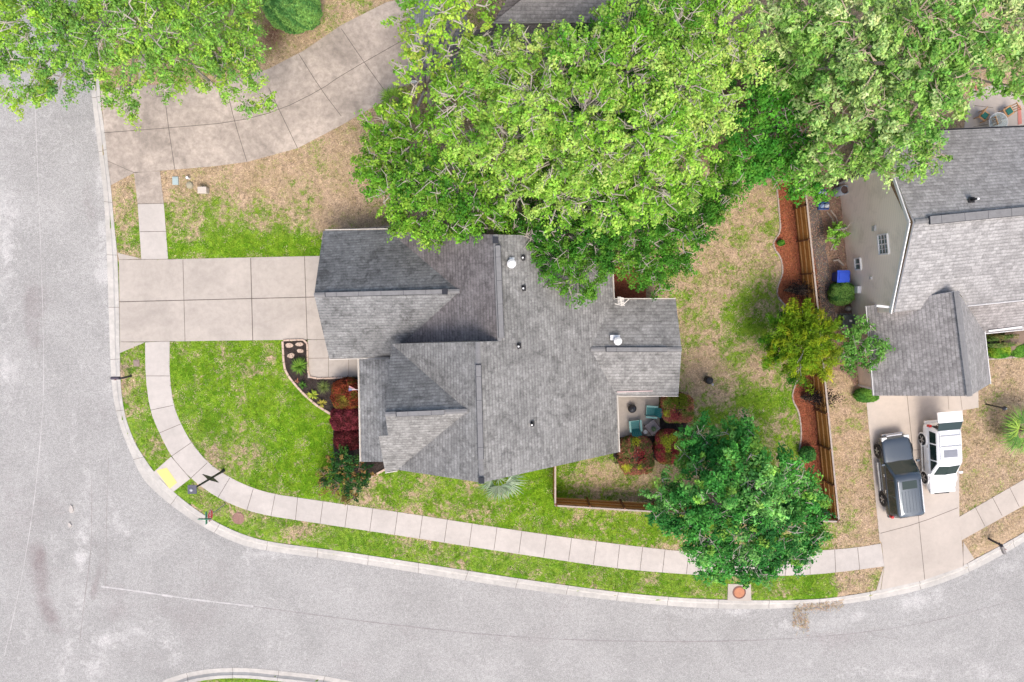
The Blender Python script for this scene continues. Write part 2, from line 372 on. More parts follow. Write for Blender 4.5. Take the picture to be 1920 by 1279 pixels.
for pts, wd, mt in [([(57, -20), (70, 300), (80, 560), (83, 730), (74, 850), (62, 960), (38, 1100), (8, 1230)], .035, M_seam),
                    ([(204, 860), (200, 950), (198, 1100)], .04, M_seamd), ([(190, 1100), (262, 1109), (330, 1120), (430, 1132), (475, 1137)], .09, M_seam),
                    ([(475, 1137), (700, 1168), (1000, 1200), (1400, 1205), (1700, 1180), (1960, 1110)], .04, M_seamd), ([(172, 900), (172, 1030), (160, 1110), (150, 1200)], .04, M_seamd)]:
    struct(strip('road_seam', gp(pts, -.116), wd, -.114, mt, jitter=.5))
for pts in ([(175, 1010), (205, 1040), (196, 1090), (220, 1120)], [(128, 955), (110, 965), (96, 958)], [(385, 1020), (372, 1060), (380, 1100), (350, 1130)], [(1250, 1150), (1262, 1190), (1300, 1215)], [(60, 560), (74, 600), (66, 650), (78, 700)], [(1600, 1150), (1640, 1190), (1700, 1200)]):
    jp = []
    for a_, c_ in zip(pts, pts[1:]):
        for t_ in (0, .25, .5, .75): jp.append((a_[0] + (c_[0] - a_[0]) * t_ + random.uniform(-3, 3), a_[1] + (c_[1] - a_[1]) * t_ + random.uniform(-3, 3)))
    struct(strip('road_crack', gp(jp, -.116), .025, -.113, M_seamd, jitter=.6))
# kerbs: rolled profile swept between outer and inner lines
def resample(pl, n):
    pl = [Vector((p[0], p[1], 0)) for p in pl]; d = [0]
    for a, c in zip(pl, pl[1:]): d.append(d[-1] + (c - a).length)
    r = []; j = 0
    for k in range(n):
        t = d[-1] * k / (n - 1)
        while j < len(d) - 2 and d[j + 1] < t: j += 1
        f = (t - d[j]) / max(1e-9, d[j + 1] - d[j]); r.append(pl[j].lerp(pl[j + 1], min(1, f)))
    return r
def kerb(name, outl, innl, n, joints):
    o_, i_ = resample(outl, n), resample(innl, n); bb = MB()
    # nearest outer point for every inner point keeps sections square
    oo = []
    for p in i_:
        best = min(range(len(o_)), key=lambda k: (o_[k] - p).length); oo.append(o_[best])
    prof = [(0, -.30), (0, -.108), (.46, -.112), (.60, -.04), (.68, .012), (1.0, .02), (1.0, -.2)]
    rows = [[p.lerp(q, t) + Vector((0, 0, z)) for t, z in prof] for p, q in zip(oo, i_)]
    for a, c in zip(rows, rows[1:]):
        for k in range(len(prof) - 1): bb.face([a[k], a[k + 1], c[k + 1], c[k]])
    for k in range(5, n - 1, joints):
        a, c = oo[k], i_[k]; e = (i_[k + 1] - i_[k]).normalized() * .012
        for t0, z0, t1, z1 in ((0, -.104, .46, -.108), (.46, -.108, .60, -.036), (.60, -.036, .68, .016), (.68, .016, 1.0, .024)):
            p0 = a.lerp(c, t0) + Vector((0, 0, z0)); p1 = a.lerp(c, t1) + Vector((0, 0, z1)); bb.face([p0 - e, p1 - e, p1 + e, p0 + e], mi=1)
    struct(bb.build(name, [M_kerb, M_joint]))
kerb('kerb', out_w, inn_w, 420, 14); kerb('island_kerb', iso_w, isi_w, 120, 13)

DRIVE = [(223, 487), (300, 486.5), (600, 480), (640, 480), (645, 640), (577, 636), (575, 637), (400, 639), (225, 642)]
FLARE1 = [(220, 474), (265, 485), (223, 487)]; FLARE2 = [(225, 642), (272, 642), (224.5, 662)]
WALKN1 = [(251, 323), (300, 321), (307, 381.5), (258, 382.5)]; WALKN2 = [(258, 382.5), (307, 381.5), (315, 485.6), (265, 486)]
WL = [(272, 642), (272.6, 705), (281, 769.5), (298.5, 812), (321, 856), (357, 897.5), (408, 934), (462.6, 957.5), (508, 968), (554, 975), (640, 988), (760, 1006), (880, 1025), (1000, 1043), (1100, 1058), (1180, 1068.6), (1287, 1077), (1346, 1080), (1488, 1080), (1567, 1074), (1658, 1062)]
WU = [(318, 640), (317.6, 705), (325, 760), (339, 795), (358.5, 830), (389, 867.5), (431, 896), (475, 916), (516, 927), (558, 933), (640, 945), (760, 962), (885, 982), (1000, 999), (1100, 1013), (1180, 1023), (1288, 1035), (1420, 1038), (1519, 1034), (1608, 1027), (1652, 1019)]
WALK = smooth_line(WL, 1) + smooth_line(WU, 1)[::-1]
RAMP = [(321, 856), (357, 897.5), (325, 922), (288, 885)]
UPD = [(188, 168), (260, 160), (397, 156), (450, 146), (504, 129), (571, 94), (640, 47), (725, 4), (790, -10), (800, 150), (745, 165), (728, 185), (640, 235), (558, 278), (464, 303.5), (400, 312), (328, 318), (252, 324), (202, 302)]
FLARE3 = [(202, 302), (252, 324), (208, 347)]
RD = [(1638, 720), (1834, 720), (1835, 764.5), (1806, 769), (1798, 850), (1799, 969), (1803.5, 1015), (1807, 1060), (1804, 1063), (1727, 1089.5), (1652, 1106), (1658, 1062), (1653.6, 1020), (1649, 1012), (1625, 758)]
RW = [(1799, 969), (1920, 899), (2050, 815), (2050, 866), (1920, 948), (1803.5, 1013)]
FL4 = [(1806, 1016), (1827, 1048), (1806, 1061)]; FL5 = [(1657, 1062), (1651, 1106), (1643, 1107.5)]
PORCHW = [(577, 637), (640, 637), (690, 650), (690, 706.5), (577, 709)]
PATIO = [(1150, 735), (1235, 741), (1237.5, 817), (1158, 820)]
RPAT = [(1822, 168), (1860, 160), (2000, 150), (2000, 262), (1800, 275)]
UWALK = [(258, 60), (276, 60), (278, 160), (260, 162)]
def slab(name, polys, mat, joints=(), z=.022, jw=.03, extra=None):
    bb = MB()
    for k, p in enumerate(polys): bb.prism(gp(p, z), -.08, z)
    for (a, c) in joints:
        pts = smooth_line([XY(*q, z) for q in a], 1) if len(a) > 2 else [XY(*q, z) for q in a]
        for s, e in zip(pts, pts[1:]):
            s = Vector((*s, 0)); e = Vector((*e, 0)); d = (e - s).normalized(); n = Vector((-d.y, d.x, 0)) * jw * c / 2; zz = Vector((0, 0, z + .004))
            bb.face([s - n + zz, e - n + zz, e + n + zz, s + n + zz], mi=1)
    return struct(bb.build(name, [mat, M_joint], weld=False))
slab('driveway', [DRIVE, FLARE1, FLARE2], M_conc, [([(343, 487), (347, 640)], 1), ([(470, 484), (474, 638)], 1.6), ([(571, 481), (576, 637)], 1.3), ([(224, 566), (590, 557)], 1.6), ([(223, 487), (262, 486.5), (330, 486)], .7), ([(226, 641), (330, 640)], .7), ([(576, 637), (640, 636)], .8)])
slab('sidewalk', [WALKN2, WALK, RAMP], M_conc_walk, [([(262, 434.5), (311, 434)], 1), ([(258, 382.5), (307, 381.5)], 1)] +
     [([WL[k], WU[k]], 1) for k in range(1, 10)] + [([(321, 856), (357, 897.5)], 1)] +
     [([(600 + 46.6 * k, 982 + 6.95 * k), (606 + 46.6 * k, 938 + 7.0 * k)], 1) for k in range(0, 12)] +
     [([(x, y), (x + 5, y - 44)], 1) for x, y in ((1157, 1066), (1200, 1070), (1242, 1074), (1287, 1077), (1330, 1079), (1375, 1080), (1420, 1081), (1472, 1080))] + [([(1519, 1078), (1519, 1034)], 1), ([(1567, 1073.5), (1565, 1031)], 1), ([(1612, 1068), (1608, 1027)], 1)])
slab('old_walk', [WALKN1], M_conc_old)
slab('neighbour_driveway', [UPD, FLARE3], M_conc_old, [([(195, 249), (316, 240), (440, 229), (524, 207), (602, 168), (640, 141), (765, 70)], 1.2), ([(309, 181), (316, 240), (328, 318)], 1.2), ([(427, 175), (440, 229), (463, 303)], 1.2), ([(504, 165), (524, 207), (558, 278)], 1.2), ([(560, 101), (602, 168), (640, 218)], 1.2), ([(640, 54), (680, 113), (722, 171)], 1.2), ([(202, 302), (252, 324)], .8), ([(291, 165), (331, 162), (332, 178), (293, 182)], 1)])
slab('right_driveway', [RD, FL4, FL5], M_conc_n, [([(1700, 735), (1712, 850), (1723, 981), (1734, 1087)], 1), ([(1651, 1000), (1723, 981), (1796, 952)], 1.1), ([(1713, 844), (1800, 838)], .8), ([(1777, 735), (1779, 768)], .7), ([(1800, 735), (1804, 768)], .7), ([(1806, 1015), (1806, 1062)], .7)])
slab('right_sidewalk', [RW], M_conc_n, [([(1829, 952), (1847, 987)], 1), ([(1861, 933), (1879, 967)], 1), ([(1893, 914), (1911, 950)], 1)])
slab('front_walk', [PORCHW], M_conc, [([(577, 672), (640, 671)], .8), ([(616, 637), (616, 708)], .8), ([(653.5, 650), (654, 707)], .8)], z=.026)
slab('patio', [PATIO], M_conc, z=.06)
slab('neighbour_patio', [RPAT], M_conc_n, [([(1826, 198), (1862, 202)], 1), ([(1825, 238), (1860, 232), (1880, 222)], 1)], z=.03)
slab('upper_walk', [UWALK], M_conc_old, z=.018)
# tactile pad
pad = [(289.5, 0)]
b = MB(); q = [P(293, 882.5, .03), P(312.5, 877, .03), P(332, 905, .03), P(318, 916.5, .03)]
b.prism([(p.x, p.y) for p in q], .02, .034)
for i in range(7):
    for j in range(10):
        s, t = (i + .5) / 7, (j + .5) / 10; p = (q[0].lerp(q[1], s)).lerp(q[3].lerp(q[2], s), t); b.lathe((p.x, p.y, .034), [(.02, 0), (.012, .006)], 6)
tag(b.build('tactile_paving', simple('yellow_pad', (.74, .58, .20), .6, .06), weld=False), 'yellow tactile warning pad on the kerb ramp at the corner', 'tactile pad')

# lawn sheet with turf attribute
LAWN_IN = inn_w + [XY(2300, 700), XY(2300, -400), XY(178, -400)]
ISL = isi_w + [XY(1000, 1700), XY(240, 1700)]
TURF = [  # u, v, ru, rv, green, vivid, weight
    (250, 400, 40, 120, .36, .2, 1), (232, 470, 20, 20, .5, .3, 1), (450, 330, 200, 30, .18, .1, 1.5), (600, 270, 120, 70, .14, .1, 1.5), (600, 90, 90, 70, .22, .1, 1.5), (540, 110, 40, 40, .02, 0, 1),
    (420, 405, 120, 24, .56, .5, 2.5), (560, 415, 60, 22, .46, .4, 2), (380, 440, 70, 20, .62, .6, 2), (520, 400, 50, 24, .34, .4, 2), (480, 460, 150, 20, .98, .9, 4), (600, 380, 60, 35, .22, .2, 2), (660, 380, 40, 40, .02, .2, 2), (350, 470, 35, 12, .8, .8, 2),
    (470, 760, 160, 130, .82, .9, 3), (360, 800, 35, 60, .62, .45, 2), (400, 860, 50, 40, .36, .3, 3), (450, 845, 50, 40, .42, .35, 2), (580, 840, 60, 70, .98, 1, 4), (500, 700, 60, 40, .66, .9, 1), (345, 660, 30, 25, .62, .7, 1.5), (480, 670, 40, 22, .55, .7, 1), (530, 710, 25, 60, .6, .8, 1.2),
    (700, 930, 50, 30, .60, .7, 2), (790, 920, 80, 30, .66, .8, 2), (850, 900, 50, 20, .60, .7, 2), (1000, 920, 50, 40, .98, 1, 3), (960, 970, 90, 18, .8, .9, 2), (1130, 985, 120, 20, .72, .8, 2), (1230, 1005, 50, 20, .6, .8, 2),
    (250, 700, 25, 40, .46, .2, 1.5), (258, 800, 25, 60, .58, .3, 2), (262, 782, 10, 14, .95, .6, 2), (300, 850, 25, 30, .55, .3, 1), (350, 925, 20, 18, .8, .5, 1.5), (400, 955, 40, 22, .42, .2, 2), (430, 985, 30, 14, .85, .5, 1.5), (460, 975, 30, 15, .32, .1, 1.5), (530, 998, 60, 16, .62, .4, 2), (640, 1012, 90, 16, .85, .6, 2), (800, 1040, 120, 18, .75, .6, 2), (1000, 1070, 120, 20, .85, .6, 2), (1160, 1092, 90, 18, .78, .6, 2), (1290, 1100, 60, 20, .8, .6, 2), (1450, 1105, 40, 18, .62, .5, 2), (1520, 1098, 45, 18, .95, .7, 3), (1605, 1090, 36, 22, .14, 0, 3),
    (1400, 450, 110, 110, .36, .35, 2), (1330, 520, 60, 60, .34, .5, 1.5), (1375, 590, 40, 38, .80, .9, 2), (1425, 560, 18, 50, .62, .7, 1.2), (1400, 380, 50, 40, .14, .2, 1.5), (1320, 640, 50, 60, .38, .4, 2), (1320, 710, 60, 40, .32, .4, 2), (1400, 700, 50, 40, .40, .45, 1.5), (1440, 750, 45, 25, .85, .8, 2), (1330, 790, 40, 25, .5, .7, 1), (1440, 790, 60, 50, .62, .8, 2), (1420, 850, 60, 50, .6, .8, 1),
    (1060, 900, 20, 40, .78, .8, 2), (1110, 890, 50, 40, .42, .5, 2), (1160, 900, 60, 40, .36, .4, 2), (1180, 925, 60, 15, .5, .5, 2), (1120, 925, 60, 14, .7, .7, 1.5), (1330, 900, 60, 60, .4, .5, 1),
    (1610, 850, 50, 160, .20, .1, 4), (1640, 900, 12, 160, .55, .3, 1.5), (1600, 720, 50, 40, .16, .1, 2), (1860, 850, 90, 130, .10, 0, 4), (1880, 700, 60, 40, .22, .1, 2), (1850, 1010, 60, 40, .12, 0, 3), (1550, 1000, 20, 30, .85, .8, 1.5),
    (600, 30, 60, 40, .3, .2, 1), (360, 1290, 200, 30, .7, .5, 2), (1500, 200, 300, 150, .05, .1, 1.5), (900, 250, 250, 150, .1, .2, 1.2)]
def turf(x, y):
    # world -> photo pixel (ground), approximate inverse via projection
    X3 = np.stack([x, y, np.full(x.shape, -H)], -1)
    yy = X3[..., 1] * ct + X3[..., 2] * -st; zz = X3[..., 1] * st + X3[..., 2] * ct * 1.0
    yy = X3[..., 1] * ct - X3[..., 2] * st; yy = X3[..., 1] * ct - (-H) * st * -1 * -1
    # inverse of Rx(-T): y' = y cosT - z sinT ; z' = y sinT + z cosT
    yy = y * ct - (-H) * st; zz = y * st + (-H) * ct
    u = 960 + FPX * x / -zz; v = 639.5 - FPX * yy / -zz
    wsum = np.full(x.shape, .12); g = np.full(x.shape, .12 * .35); k = np.full(x.shape, .12 * .3)
    for (cu, cv, ru, rv, gg, vv, ww) in TURF:
        e = ((u - cu) / ru) ** 2 + ((v - cv) / rv) ** 2; q = ww * np.exp(-e * 1.1); wsum += q; g += q * gg; k += q * vv
    g = g / wsum + (vnoise(x, y, 2.4, 1) - .5) * .22 + (vnoise(x, y, .9, 2) - .5) * .4
    dirt = np.exp(-(((u - 662) / 22) ** 2 + ((v - 372) / 26) ** 2)) * .3 + np.exp(-(((u - 510) / 30) ** 2 + ((v - 60) / 45) ** 2)) * .9 + np.exp(-(((u - 1880) / 40) ** 2 + ((v - 790) / 40) ** 2)) * .45
    dirt = dirt + np.exp(-(((u - 1450) / 260) ** 2 + ((v - 190) / 120) ** 2)) * .9
    return np.clip(g, 0, 1), np.clip(k / wsum, 0, 1), np.clip(dirt, 0, 1)
xs = np.arange(-30, 50, .3); ys = np.arange(-46, 36, .3); X, Y = np.meshgrid(xs, ys)
inside = inpoly(X, Y, LAWN_IN) | inpoly(X, Y, ISL)
dk = np.minimum(pdist(X, Y, inn_w), pdist(X, Y, isi_w))
Z = np.where(inside, 0.0, np.where(dk < .28, -.03, -.36)) 
g, k, dd = turf(X, Y)
struct(gridmesh('lawn', xs, ys, Z, 'turf', np.stack([g.ravel(), k.ravel(), dd.ravel()], 1), M_lawn))

# beds
def bed(name, px, mat, z=.012):
    bb = MB(); bb.prism(smooth_line(gp(px, z), 1), -.05, z); return struct(bb.build(name, mat))
M_dkm = simple('dark_mulch', (.045, .034, .03), .95, .5, 4, 25, bmp=.8); M_redm = simple('red_mulch', (.30, .105, .055), .95, .35, 4, 25, bmp=.8)
M_soil = simple('brown_soil', (.26, .17, .125), .95, .4, 1.2, 14, bmp=.6); M_soild = simple('dark_wet_soil', (.12, .105, .10), .9, .6, .9, 12, bmp=.5)
BED1 = [(530, 640), (531.7, 676), (534, 693), (542, 707), (559, 728), (579, 748), (598.5, 763.6), (620, 776), (625, 800), (625, 850), (640, 900), (700, 895), (720, 880), (735, 860), (735, 700), (577, 709), (576, 637)]
BED2 = [(1457, 345), (1460.5, 389), (1464, 428.5), (1461, 440), (1450, 452), (1452, 468), (1465, 482.5), (1469, 513), (1457, 539), (1457, 555), (1469, 569), (1490, 590), (1540, 600), (1530, 500), (1500, 340)]
BED3 = [(1510, 690), (1489, 726), (1484, 748), (1499, 771), (1504, 818), (1497, 852), (1509, 885.5), (1526, 912), (1550, 930), (1558, 930), (1545, 700)]
BED4 = [(1145, 500), (1210, 500), (1212, 575), (1145, 575)]
BED5 = [(1150, 815), (1150, 870), (1225, 860), (1240, 870), (1262, 860), (1290, 800), (1290, 735), (1236, 735), (1238, 818)]
BED6 = [(1500, 300), (1600, 300), (1610, 740), (1590, 700), (1545, 690), (1530, 560)]
BED7 = [(1845, 640), (1990, 625), (1990, 660), (1850, 672)]
BED8 = [(622, 430), (745, 424), (745, 450), (622, 450)]
bed('front_mulch_bed', BED1, M_dkm); bed('red_mulch_bed', BED2, M_redm); bed('red_mulch_bed', BED3, M_redm); bed('shaded_mulch_bed', BED4, M_redm)
bed('patio_mulch_bed', BED5, M_dkm); bed('side_yard_soil', BED6, M_soil); bed('hedge_bed', BED7, M_soild); bed('garage_side_bed', BED8, M_dkm)
bed('soil_patch', [(1517, 380), (1535, 385), (1545, 430), (1556, 520), (1568, 600), (1560, 610), (1545, 590), (1530, 520), (1522, 440)], M_soild, .018)
def scatter(poly, n, exc=()):
    p = np.array(poly); lo, hi = p.min(0), p.max(0); pts = np.zeros((0, 2))
    while len(pts) < n:
        q = RNG.uniform(lo, hi, (n * 2, 2)); k = inpoly(q[:, 0], q[:, 1], poly)
        for e in exc: k &= ~inpoly(q[:, 0], q[:, 1], e)
        pts = np.concatenate([pts, q[k]])
        if k.sum() == 0: break
    return pts[:n]
def flatn(n, t=.5):
    a = RNG.normal(size=(n, 3)) * t; a[:, 2] = 1; return a / np.linalg.norm(a, axis=1)[:, None]
def jitcol(base, n, v=.3, h=.08):
    c = np.array(base)[None, :] * (1 + RNG.uniform(-v, v, (n, 1))) * (1 + RNG.normal(size=(n, 3)) * h); return np.clip(c, 0.003, .95)
def chips(name, px, n, base, L=.11, z=.02, v=.5):
    p = scatter(gp(px), n); pos = np.column_stack([p, z + RNG.uniform(0, .05, n)])
    o = leaves(name, pos, flatn(n, .5), RNG.uniform(.5, 1.3, n) * L, L * .3, jitcol(base, n, v, .1), mat=CHIP); o['kind'] = 'stuff'; return o
chips('dark_mulch_chips', BED1, 7000, (.055, .04, .035)); chips('red_mulch_chips', BED2, 9000, (.34, .115, .055)); chips('red_mulch_chips', BED3, 7000, (.32, .105, .055))
chips('soil_litter', BED6, 9000, (.33, .22, .16), .12); chips('dark_mulch_chips', BED5, 3000, (.04, .032, .03)); chips('shaded_mulch_chips', BED4, 1500, (.28, .08, .05))
# grass blades
EXC = [gp(x) for x in (DRIVE, FLARE1, FLARE2, WALKN1, WALKN2, WALK, RAMP, UPD, FLARE3, RD, RW, FL4, FL5, PORCHW, PATIO, RPAT, BED1, BED2, BED3, BED4, BED5, BED6, BED7)]
EXC += [gp([(620, 440), (1150, 450), (1150, 835), (905, 870), (690, 850), (690, 680), (620, 660)]), gp([(1610, 300), (1990, 250), (1990, 600), (1840, 620), (1840, 720), (1630, 725)])]
q = gp([(205, -20), (1960, -20), (1960, 960), (1640, 1110), (1400, 1122), (1180, 1110), (640, 1030), (420, 980), (300, 890), (230, 740), (224, 500)])
p = scatter(q, 300000, EXC); p = p[inpoly(p[:, 0], p[:, 1], LAWN_IN)]; p2 = scatter(isi_w + [XY(1000, 1400), XY(262, 1400)], 6000); p = np.concatenate([p, p2])
n = len(p); g, k, dd = turf(p[:, 0], p[:, 1])
f = np.clip((g + (vnoise(p[:, 0], p[:, 1], .35, 5) - .5) * 1.5 + (vnoise(p[:, 0], p[:, 1], 1.1, 6) - .5) * .7 + RNG.normal(size=n) * .18 - .38) / .22, 0, 1)[:, None]
gr = np.array([[.20, .26, .07]]) * (1 - k[:, None]) + np.array([[.13, .27, .01]]) * k[:, None]
gr = gr * (.5 + 1.0 * vnoise(p[:, 0], p[:, 1], 1.3, 8)[:, None]) + RNG.uniform(0, 1, (n, 1)) ** 2 * np.array([[.13, .09, .01]])
tn = np.array([[.46, .35, .24]]) * (.75 + .5 * RNG.uniform(0, 1, (n, 1))) ; tn = tn * (1 - dd[:, None] * .6)
col = np.clip((gr * f + tn * (1 - f)) * (1 + RNG.uniform(-.3, .3, (n, 1))) * (.35 + 1.35 * vnoise(p[:, 0], p[:, 1], .22, 21)[:, None]), .01, .9)
nr = flatn(n, .9)
o = leaves('lawn_grass', np.column_stack([p, np.full(n, .012)]), nr, RNG.uniform(.06, .13, n), .028, col, mat=CHIP, tris=True); o['kind'] = 'stuff'; tag(o, 'short green and straw coloured grass of the lawns', 'grass'); 

# ------------------------------------------------------------------ roofs
def roofpoly(mb, pts, eave_dir=None, th=.16, mi=0):
    pts = [Vector(p) for p in pts]; n = Vector((0, 0, 0)); c = sum(pts, Vector()) / len(pts)
    for i in range(len(pts)): n += (pts[i] - c).cross(pts[(i + 1) % len(pts)] - c)
    n.normalize()
    if n.z < 0: pts = pts[::-1]; n = -n
    s = Vector((0, 0, 1)) - n * n.z; s.normalize(); t = n.cross(s)      # s up slope, t along eave
    uv = [((p).dot(t), (p).dot(s)) for p in pts]
    mb.face(pts, uv=uv, mi=mi)
    dn = Vector((0, 0, -th)); mb.face([p + dn for p in pts[::-1]], mi=len_m(mb) if False else 3)
    for i in range(len(pts)):
        a, b_ = pts[i], pts[(i + 1) % len(pts)]; mb.face([a + dn, b_ + dn, b_, a], mi=3)
def len_m(m): return 0
def ridge_vent(parent, a, b_, wd=.34):
    m = MB(); a = Vector(a); b_ = Vector(b_); up = Vector((0, 0, .05)); m.beam(a + up, b_ + up, wd, .09)
    d = (b_ - a).normalized(); n = Vector((-d.y, d.x, 0)) * (wd / 2 + .012)
    for s in (-1, 1): m.beam(a + up * .5 + n * s, b_ + up * .5 + n * s, .022, .06, mi=1)
    L_ = (b_ - a).length
    for k in range(1, int(L_ / .6)): q_ = a + d * (k * .6) + up; m.beam(q_ - d * .008, q_ + d * .008, wd * .98, .098, mi=1 if k % 2 else 0)
    m.beam(a + up - d * .02, a + up + d * .02, wd, .095, mi=1); return m.build('ridge_vent', [M_cap, M_capdark], parent, weld=False)
def cap(parent, a, b_, wd=.26):
    m = MB(); a = Vector(a); b_ = Vector(b_); L = (b_ - a).length; k = max(1, int(L / .3)); d = (b_ - a).normalized(); nn = Vector((-d.y, d.x, 0)).normalized() * wd / 2
    for i in range(k):
        p, q_ = a.lerp(b_, i / k), a.lerp(b_, (i + 1) / k); u1 = Vector((0, 0, .045)); u0 = Vector((0, 0, .03)); w1 = Vector((0, 0, -.045))
        m.face([p + u1, q_ + u0, q_ + u0 + nn + w1, p + u1 + nn + w1]); m.face([q_ + u0, p + u1, p + u1 - nn + w1, q_ + u0 - nn + w1])
    return m.build('ridge_cap', M_cap, parent, weld=False)
def gutter(parent, a, b_, out, mat=None, wd=.12):
    m = MB(); a = Vector(a); b_ = Vector(b_); o_ = Vector((out[0], out[1], 0)).normalized() * wd * .55; z = Vector((0, 0, -.07))
    m.beam(a + z + o_, b_ + z + o_, .02, .12); m.beam(a + z - Vector((0, 0, .055)) + o_ * .5, b_ + z - Vector((0, 0, .055)) + o_ * .5, wd * .5, .015)
    m.beam(a + z + o_ * 1.0 + Vector((0, 0, .06)), b_ + z + o_ * 1.0 + Vector((0, 0, .06)), .035, .02)
    L = (b_ - a).length
    for i in range(1, int(L / 1.2) + 1):
        p = a.lerp(b_, i / (int(L / 1.2) + 1)); m.beam(p, p + o_ * 1.1 + Vector((0, 0, -.02)), .03, .02)
    return m.build('gutter', mat or M_cream, parent, weld=False)

# --- main house
ZE = 2.75
A1, A2 = P(1149, 540, ZE), P(1160, 848, ZE)
PR = slope_plane(A1, A2, .72, (0, 0))
R2a, R2b = on(PR, 896, 641), on(PR, 903, 905); R1a, R1b = on(PR, 929, 440), on(PR, 937, 639.5)
EL = P(735, 645, R2a.z - 3.6)
PL2 = Plane(R2a, R2b, EL)
PL1 = slope_plane(R1b, R1a, -.72, (-20, 0))
AN = P(1145, 444, ZE); WN, WS = P(1150, 562, ZE), P(1156, 741, ZE)
WA = on(PR, 1107, 655)
house = thing('house', 'large house with dark grey shingled gables and driveway, centre of the plot', 'house', P(930, 640, 0))
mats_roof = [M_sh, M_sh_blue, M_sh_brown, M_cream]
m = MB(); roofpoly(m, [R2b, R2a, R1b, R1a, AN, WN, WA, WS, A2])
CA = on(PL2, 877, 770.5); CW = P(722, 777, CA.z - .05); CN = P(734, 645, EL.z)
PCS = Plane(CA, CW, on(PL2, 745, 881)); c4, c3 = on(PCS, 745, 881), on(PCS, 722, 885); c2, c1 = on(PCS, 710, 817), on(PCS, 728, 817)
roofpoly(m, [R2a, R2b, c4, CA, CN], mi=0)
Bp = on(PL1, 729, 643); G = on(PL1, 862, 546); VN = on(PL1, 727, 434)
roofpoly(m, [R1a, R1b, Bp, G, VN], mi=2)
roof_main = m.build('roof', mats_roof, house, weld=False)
m = MB(); roofpoly(m, [CW, CA, CN], mi=0); roofpoly(m, [CW, CA, c4, c3, c2, c1], mi=0); m.build('front_gable_roof', mats_roof, house, weld=False)
GW = P(589, 553, G.z - .1); GN = P(606, 433, ZE); GS = P(617, 672, ZE); VS = P(748, 669, ZE); VN2 = P(727, 431, VN.z)
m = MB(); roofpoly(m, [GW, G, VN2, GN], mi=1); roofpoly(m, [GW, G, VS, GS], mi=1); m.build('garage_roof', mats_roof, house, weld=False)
EW = P(1278, 655, WA.z); E1, E2 = P(1267, 562, ZE), P(1272, 741, ZE)
m = MB(); roofpoly(m, [EW, WA, WN, E1], mi=0); roofpoly(m, [EW, WA, WS, E2], mi=0); m.build('east_wing_roof', mats_roof, house, weld=False)
p1, p2, p3, p4 = P(673, 673, 2.62), P(677, 866, 2.62), P(748, 866, 3.35), P(744, 673, 3.35)
m = MB(); roofpoly(m, [p1, p2, p3, p4], mi=1); m.build('porch_roof', mats_roof, house, weld=False)
lift = Vector((0, 0, .03))
for a, b_ in ((R1a, R1b), (R2a, R2b), (G, GW), (CA, CW), (WA, EW)): cap(house, a + lift, b_ + lift, .24)
ridge_vent(house, R1a.lerp(R1b, .1) + Vector((.10, 0, .03)), R1a.lerp(R1b, .97) + Vector((.10, 0, .03)), .25)
ridge_vent(house, R2a.lerp(R2b, .16) + lift, R2a.lerp(R2b, .83) + lift, .25)
ridge_vent(house, GW.lerp(G, .08) + lift, GW.lerp(G, .88) + lift, .23); ridge_vent(house, CW.lerp(CA, .14) + lift, CW.lerp(CA, .72) + lift, .23); ridge_vent(house, WA.lerp(EW, .17) + lift, WA.lerp(EW, .84) + lift, .23)
for p in (R1a.lerp(R1b, .055), R2b.lerp(R2a, .02), G.lerp(GW, .1)): m = MB(); m.box(p + Vector((0, 0, .13)), (.30, .32, .05)); m.build('ridge_end_flashing', M_capdark, house, weld=False)
gutter(house, GN + Vector((.1, 0, 0)), VN2, (0, 1)); gutter(house, GS, VS, (0, -1)); gutter(house, p1, p2, (-1, 0)); gutter(house, WN, E1, (0, 1)); gutter(house, WS, E2, (0, -1)); gutter(house, WN, AN, (1, 0)); gutter(house, A2, WS, (1, 0)); gutter(house, c3, c4, (0, -1))
# diverter strip above the patio
m = MB(); m.beam(P(1157, 735, ZE + .16), P(1224, 733, ZE + .16), .06, .05); m.build('roof_flashing', simple('pink_flashing', (.55, .42, .40), .5, .1), house)
# step wall, gable walls and outer walls
def vwall(m, pts_top, zb=0.0, th=.12):
    n = len(pts_top)
    for a, b_ in zip(pts_top, pts_top[1:]): 
        a = Vector(a); b_ = Vector(b_); d = Vector((b_.x - a.x, b_.y - a.y, 0)).normalized(); nn = Vector((-d.y, d.x, 0)) * th / 2
        a0, b0 = Vector((a.x, a.y, zb)), Vector((b_.x, b_.y, zb))
        m.face([a0 - nn, b0 - nn, b_ - nn, a - nn]); m.face([a0 + nn, b0 + nn, b_ + nn, a + nn]); m.face([a - nn, b_ - nn, b_ + nn, a + nn])
        m.face([a0 - nn, a0 + nn, a + nn, a - nn]); m.face([b0 - nn, b0 + nn, b_ + nn, b_ - nn])
dn = Vector((0, 0, -.2)); m = MB()
ins = lambda p, dx, dy, dz=-.2: Vector((p[0] + dx, p[1] + dy, p[2] + dz))
vwall(m, [ins(R2a, 0, -.1), ins(CN, .3, -.1)], 2.0)
vwall(m, [ins(A2, -.4, .35, .05), ins(R2b, 0, .35), ins(c4, .1, .4)]); vwall(m, [ins(c4, .1, .4), ins(c3, .5, .4)])
vwall(m, [ins(c3, .5, .4), ins(CW, .5, 0, -.5), ins(CN, .5, -.3)]); vwall(m, [ins(GN, .4, -.4, -.1), ins(GW, .45, 0, -.3), ins(GS, .35, .4, -.1)])
vwall(m, [ins(GN, .4, -.4, -.1), ins(VN2, 0, -.4, -.1)]); vwall(m, [ins(GS, .35, .4, -.1), ins(VS, 0, .4, -.1)]); vwall(m, [ins(A2, -.4, .35, -.1), ins(AN, -.4, -.4, -.1)])
